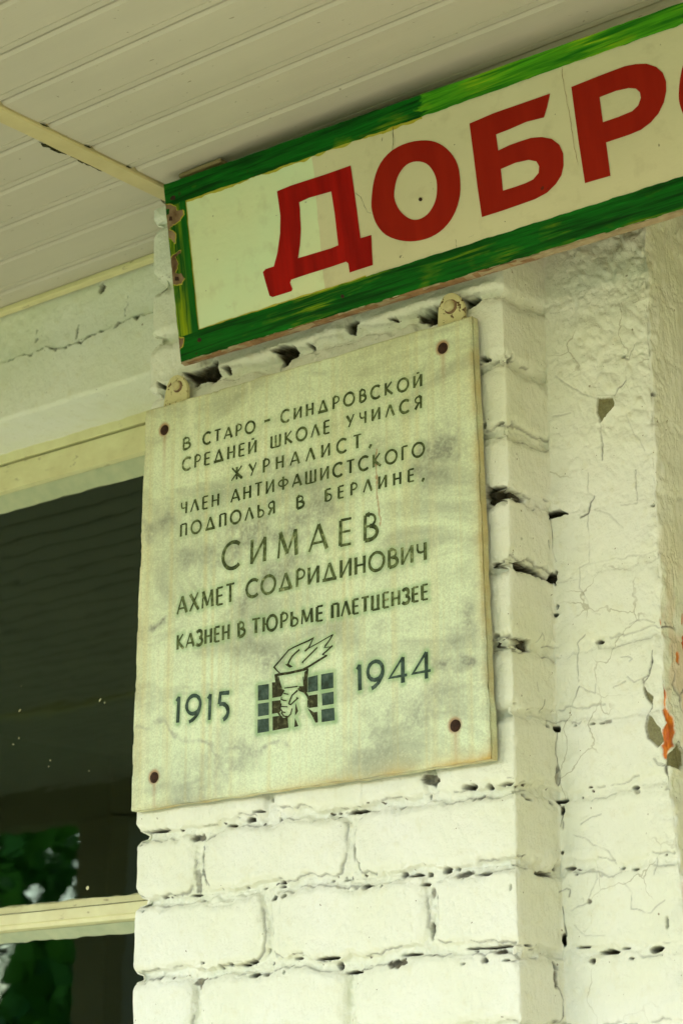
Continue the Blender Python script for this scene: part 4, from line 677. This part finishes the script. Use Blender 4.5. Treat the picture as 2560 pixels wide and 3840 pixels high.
for p in ([(x, y) for x, y in ((272, 330), (298, 330), (300, 368), (255, 372), (250, 350))], [(505, 1640), (530, 1635), (540, 1660), (520, 1678), (500, 1665)], [(245, 520), (270, 522), (272, 560), (240, 560)], [(295, 1075), (330, 1075), (335, 1110), (295, 1112)]): flat('nail', [p], RUSTY, -.0021, sign, sz)
for x, y in ((365, 917), (8, 1362)):
    q = [(x + 9 * math.cos(t), y + 9 * math.sin(t)) for t in np.linspace(0, 5.5, 8)]; flat('nail', [q], RUSTY, -.0014, sign, s2)
def sline(pts, wd, mat, name='surface_crack'):
    V, Fc = [], []; P = np.array([s2(*c) for c in pts])
    for i in range(len(P) - 1):
        for k in range(4):
            pass
    L = [];
    for i in range(len(P) - 1):
        for k in range(5): L.append(P[i] + (P[i + 1] - P[i]) * k / 5 + np.array([random.uniform(-1, 1), random.uniform(-1, 1)]) * .0006)
    L.append(P[-1])
    for i, q in enumerate(L): w_ = wd * (.4 + .6 * random.random()) * (1 if 0 < i < len(L) - 1 else .2); V += [(q[0] - w_, -.0009, q[1]), (q[0] + w_, -.0009, q[1] + w_ * .4)]
    return link(name, pymesh(name, V, [(2 * i, 2 * i + 1, 2 * i + 3, 2 * i + 2) for i in range(len(L) - 1)]), mat, sign)
sline([(238, 582), (240, 640), (235, 700)], .0005, INKR); sline([(1012, 308), (1018, 370), (1052, 545), (1065, 660), (1090, 760)], .0003, WOODP); sline([(65, 885), (90, 905), (120, 975), (140, 980)], .0003, INKR); sline([(525, 1100), (530, 1140)], .0003, INKR); sline([(585, 1090), (610, 1080)], .0003, INKR)
# peeling underside edge: primer and broken paint along the bottom of the board
us = np.arange(0, UE, .004); V = []
for k, (yy, dz_) in enumerate(((-.0006, .0004), (-.0012, -.0020), (.006, -.0032), (.0165, -.0012))):
    V.append(np.stack([us, yy + fbm(us, us * 0 + k, .012, 241 + k) * .002, vbot(us) + dz_ + fbm(us, us * 0 + k, .014, 251 + k) * .0030 * (k == 1 or k == 2)], -1))
V = np.stack(V, 1).reshape(-1, 3); idx = np.arange(len(us) - 1) * 4; Q = np.concatenate([np.stack([idx + k, idx + k + 1, idx + k + 5, idx + k + 4], -1) for k in range(3)])
um = sg(C2(870, 1190))[0]
un = link('lower_edge', npmesh('lower_edge', V, Q, smooth=False), WOODP, sign); un.data.materials.append(PRIMER)
mi = np.where((np.tile(us[:-1], 3) + fbm(np.tile(us[:-1], 3), np.repeat([0., 1, 2], len(us) - 1), .01, 77) * .06 > um) | (fbm(np.tile(us[:-1], 3), np.repeat([0., 1, 2], len(us) - 1), .02, 78) > .12), 1, 0).astype(np.int32); un.data.polygons.foreach_set('material_index', mi)
bt = link('sign_batten', boxes('sign_batten', [(-.166, -.095, -.062, -.048, 2.7735, 2.7795)], .002), m_plain('tan_wood', (.36, .28, .15), (.26, .19, .10), 40)); tag(bt, 'brown wooden batten wedged between the sign\'s top edge and the ceiling', 'batten')
# ------------------------------------------------------------------ porch and the yard it looks onto (seen in the panes)
fl_ = link('porch_floor', boxes('porch_floor', [(-5.5, 4.0, -3.0, .11, -.15, 0)]), CONC); tag(fl_, kind='structure')
gr = link('ground', pymesh('ground', [(-150, -150, -.152), (150, -150, -.152), (150, 150, -.152), (-150, 150, -.152)], [(0, 1, 2, 3)]), GRASSM); tag(gr, kind='structure')
be = link('canopy_beam', boxes('canopy_beam', [(-5.5, 3.6, -2.66, -2.56, 2.66, ZC + .038)], .004), POST); tag(be, 'brown beam along the canopy\'s outer edge, reflected in the dark pane', 'beam')
for x, lb in ((-3.455, 'brown square canopy post reflected in the window panes'), (2.9, 'brown square canopy post standing to the right behind the viewer')):
    e = empty('porch_post', lb, 'post'); e.location = (x, -2.61, 0)
    o = link('shaft', boxes('shaft', [(-.115, .115, -.06, .06, 0.001, 2.655)], .006), POST, e); o = link('foot', boxes('foot', [(-.13, .13, -.085, .085, .001, .12)], .006), POST, e)
LEAF = [m_leaf('leaf_green', (.03, .15, .012), (.10, .30, .02)), m_leaf('leaf_dark', (.02, .10, .012), (.07, .22, .02))]
def tree(x, y, hgt, rad, seed, label, n=2300, kind='tree'):
    r = np.random.default_rng(seed); e = empty(kind, label, kind, 'trees across the yard' if kind == 'tree' else 'bushes across the yard'); e.location = (x, y, -.15)
    bm = bmesh.new(); prev = None; path = [(0, 0, 0, .16), (.05, .03, hgt * .3, .13), (-.04, .06, hgt * .6, .09), (.03, 0, hgt * .92, .03)]
    def tube(path, n=8):
        prev = None
        for (a_, b_, c_, rr) in path:
            ring = [bm.verts.new((a_ + rr * math.cos(i * 2 * math.pi / n), b_ + rr * math.sin(i * 2 * math.pi / n), c_)) for i in range(n)]
            if prev:
                for i in range(n): bm.faces.new((prev[i], prev[(i + 1) % n], ring[(i + 1) % n], ring[i]))
            prev = ring
    tube(path)
    for k in range(9):
        t = r.uniform(.25, .85); a_ = r.uniform(0, 6.28); L = rad * r.uniform(.5, .9) * (1.1 - t * .6); tube([(0, 0, hgt * t, .05), (L * .5 * math.cos(a_), L * .5 * math.sin(a_), hgt * t + L * .35, .03), (L * math.cos(a_), L * math.sin(a_), hgt * t + L * .5, .01)], 6)
    me = bpy.data.meshes.new('trunk'); bm.to_mesh(me); bm.free(); link('trunk', me, BARK, e)
    nc = 40; ct = r.uniform(.12, 1, nc); ca = r.uniform(0, 6.28, nc); cr = rad * np.sqrt(r.uniform(.05, 1, nc)) * np.sin(np.clip(ct * .95 + .12, 0, 1) * np.pi) ** .6
    cen = np.stack([cr * np.cos(ca), cr * np.sin(ca), ct * hgt], -1); w_ = r.integers(0, nc, n)
    c = cen[w_] + r.normal(size=(n, 3)) * np.array([.22, .22, .26]) * rad * .42; c[:, 2] = np.maximum(c[:, 2], .15)
    d1 = r.normal(size=(n, 3)); d1[:, 2] -= .8; d1 /= np.linalg.norm(d1, axis=1)[:, None]; d2 = np.cross(d1, r.normal(size=(n, 3))); d2 /= np.linalg.norm(d2, axis=1)[:, None]; L = r.uniform(.10, .19, n)[:, None]
    V = np.stack([c - d1 * L, c + d2 * L * .55, c + d1 * L, c - d2 * L * .55], 1).reshape(-1, 3); link('crown', npmesh('crown', V, np.arange(4 * n).reshape(-1, 4), smooth=False), LEAF[seed % 2], e)
TREES = [(-9.6, -9.0, 7.5, 1.9), (-12.2, -9.4, 8.5, 2.2), (-14.8, -10.5, 9, 2.4), (-10.6, -12.4, 9.5, 2.3), (-7.2, -11.0, 8, 2.0), (-17.5, -13.5, 10, 2.8), (-13.2, -15.5, 11, 2.8)]
LB = ['green leafy tree reflected in the window, nearest of the yard trees', 'tall dark tree reflected beside the post in the upper pane', 'broad dark tree farther left in the pane reflection', 'tall tree behind the nearer yard trees in the reflection', 'slim green tree to the right in the pane reflection', 'large far tree at the left end of the reflected row', 'tallest tree at the back of the reflected row']
for i, (x, y, hh, rr) in enumerate(TREES[:5]): tree(x, y, hh, rr, 300 + i, LB[i], 1330)
for i, (x, y, hh, rr, lb) in enumerate([(-8.9, -7.6, 2.9, 1.5, 'low leafy bush at the right end of the bushes reflected in the lower pane'), (-11.3, -8.3, 3.1, 1.6, 'middle bush of the leafy row reflected in the lower pane'), (-13.8, -9.0, 3.0, 1.7, 'bush at the left end of the row reflected in the lower pane')]): tree(x, y, hh, rr, 340 + i, lb, 3200, 'bush')
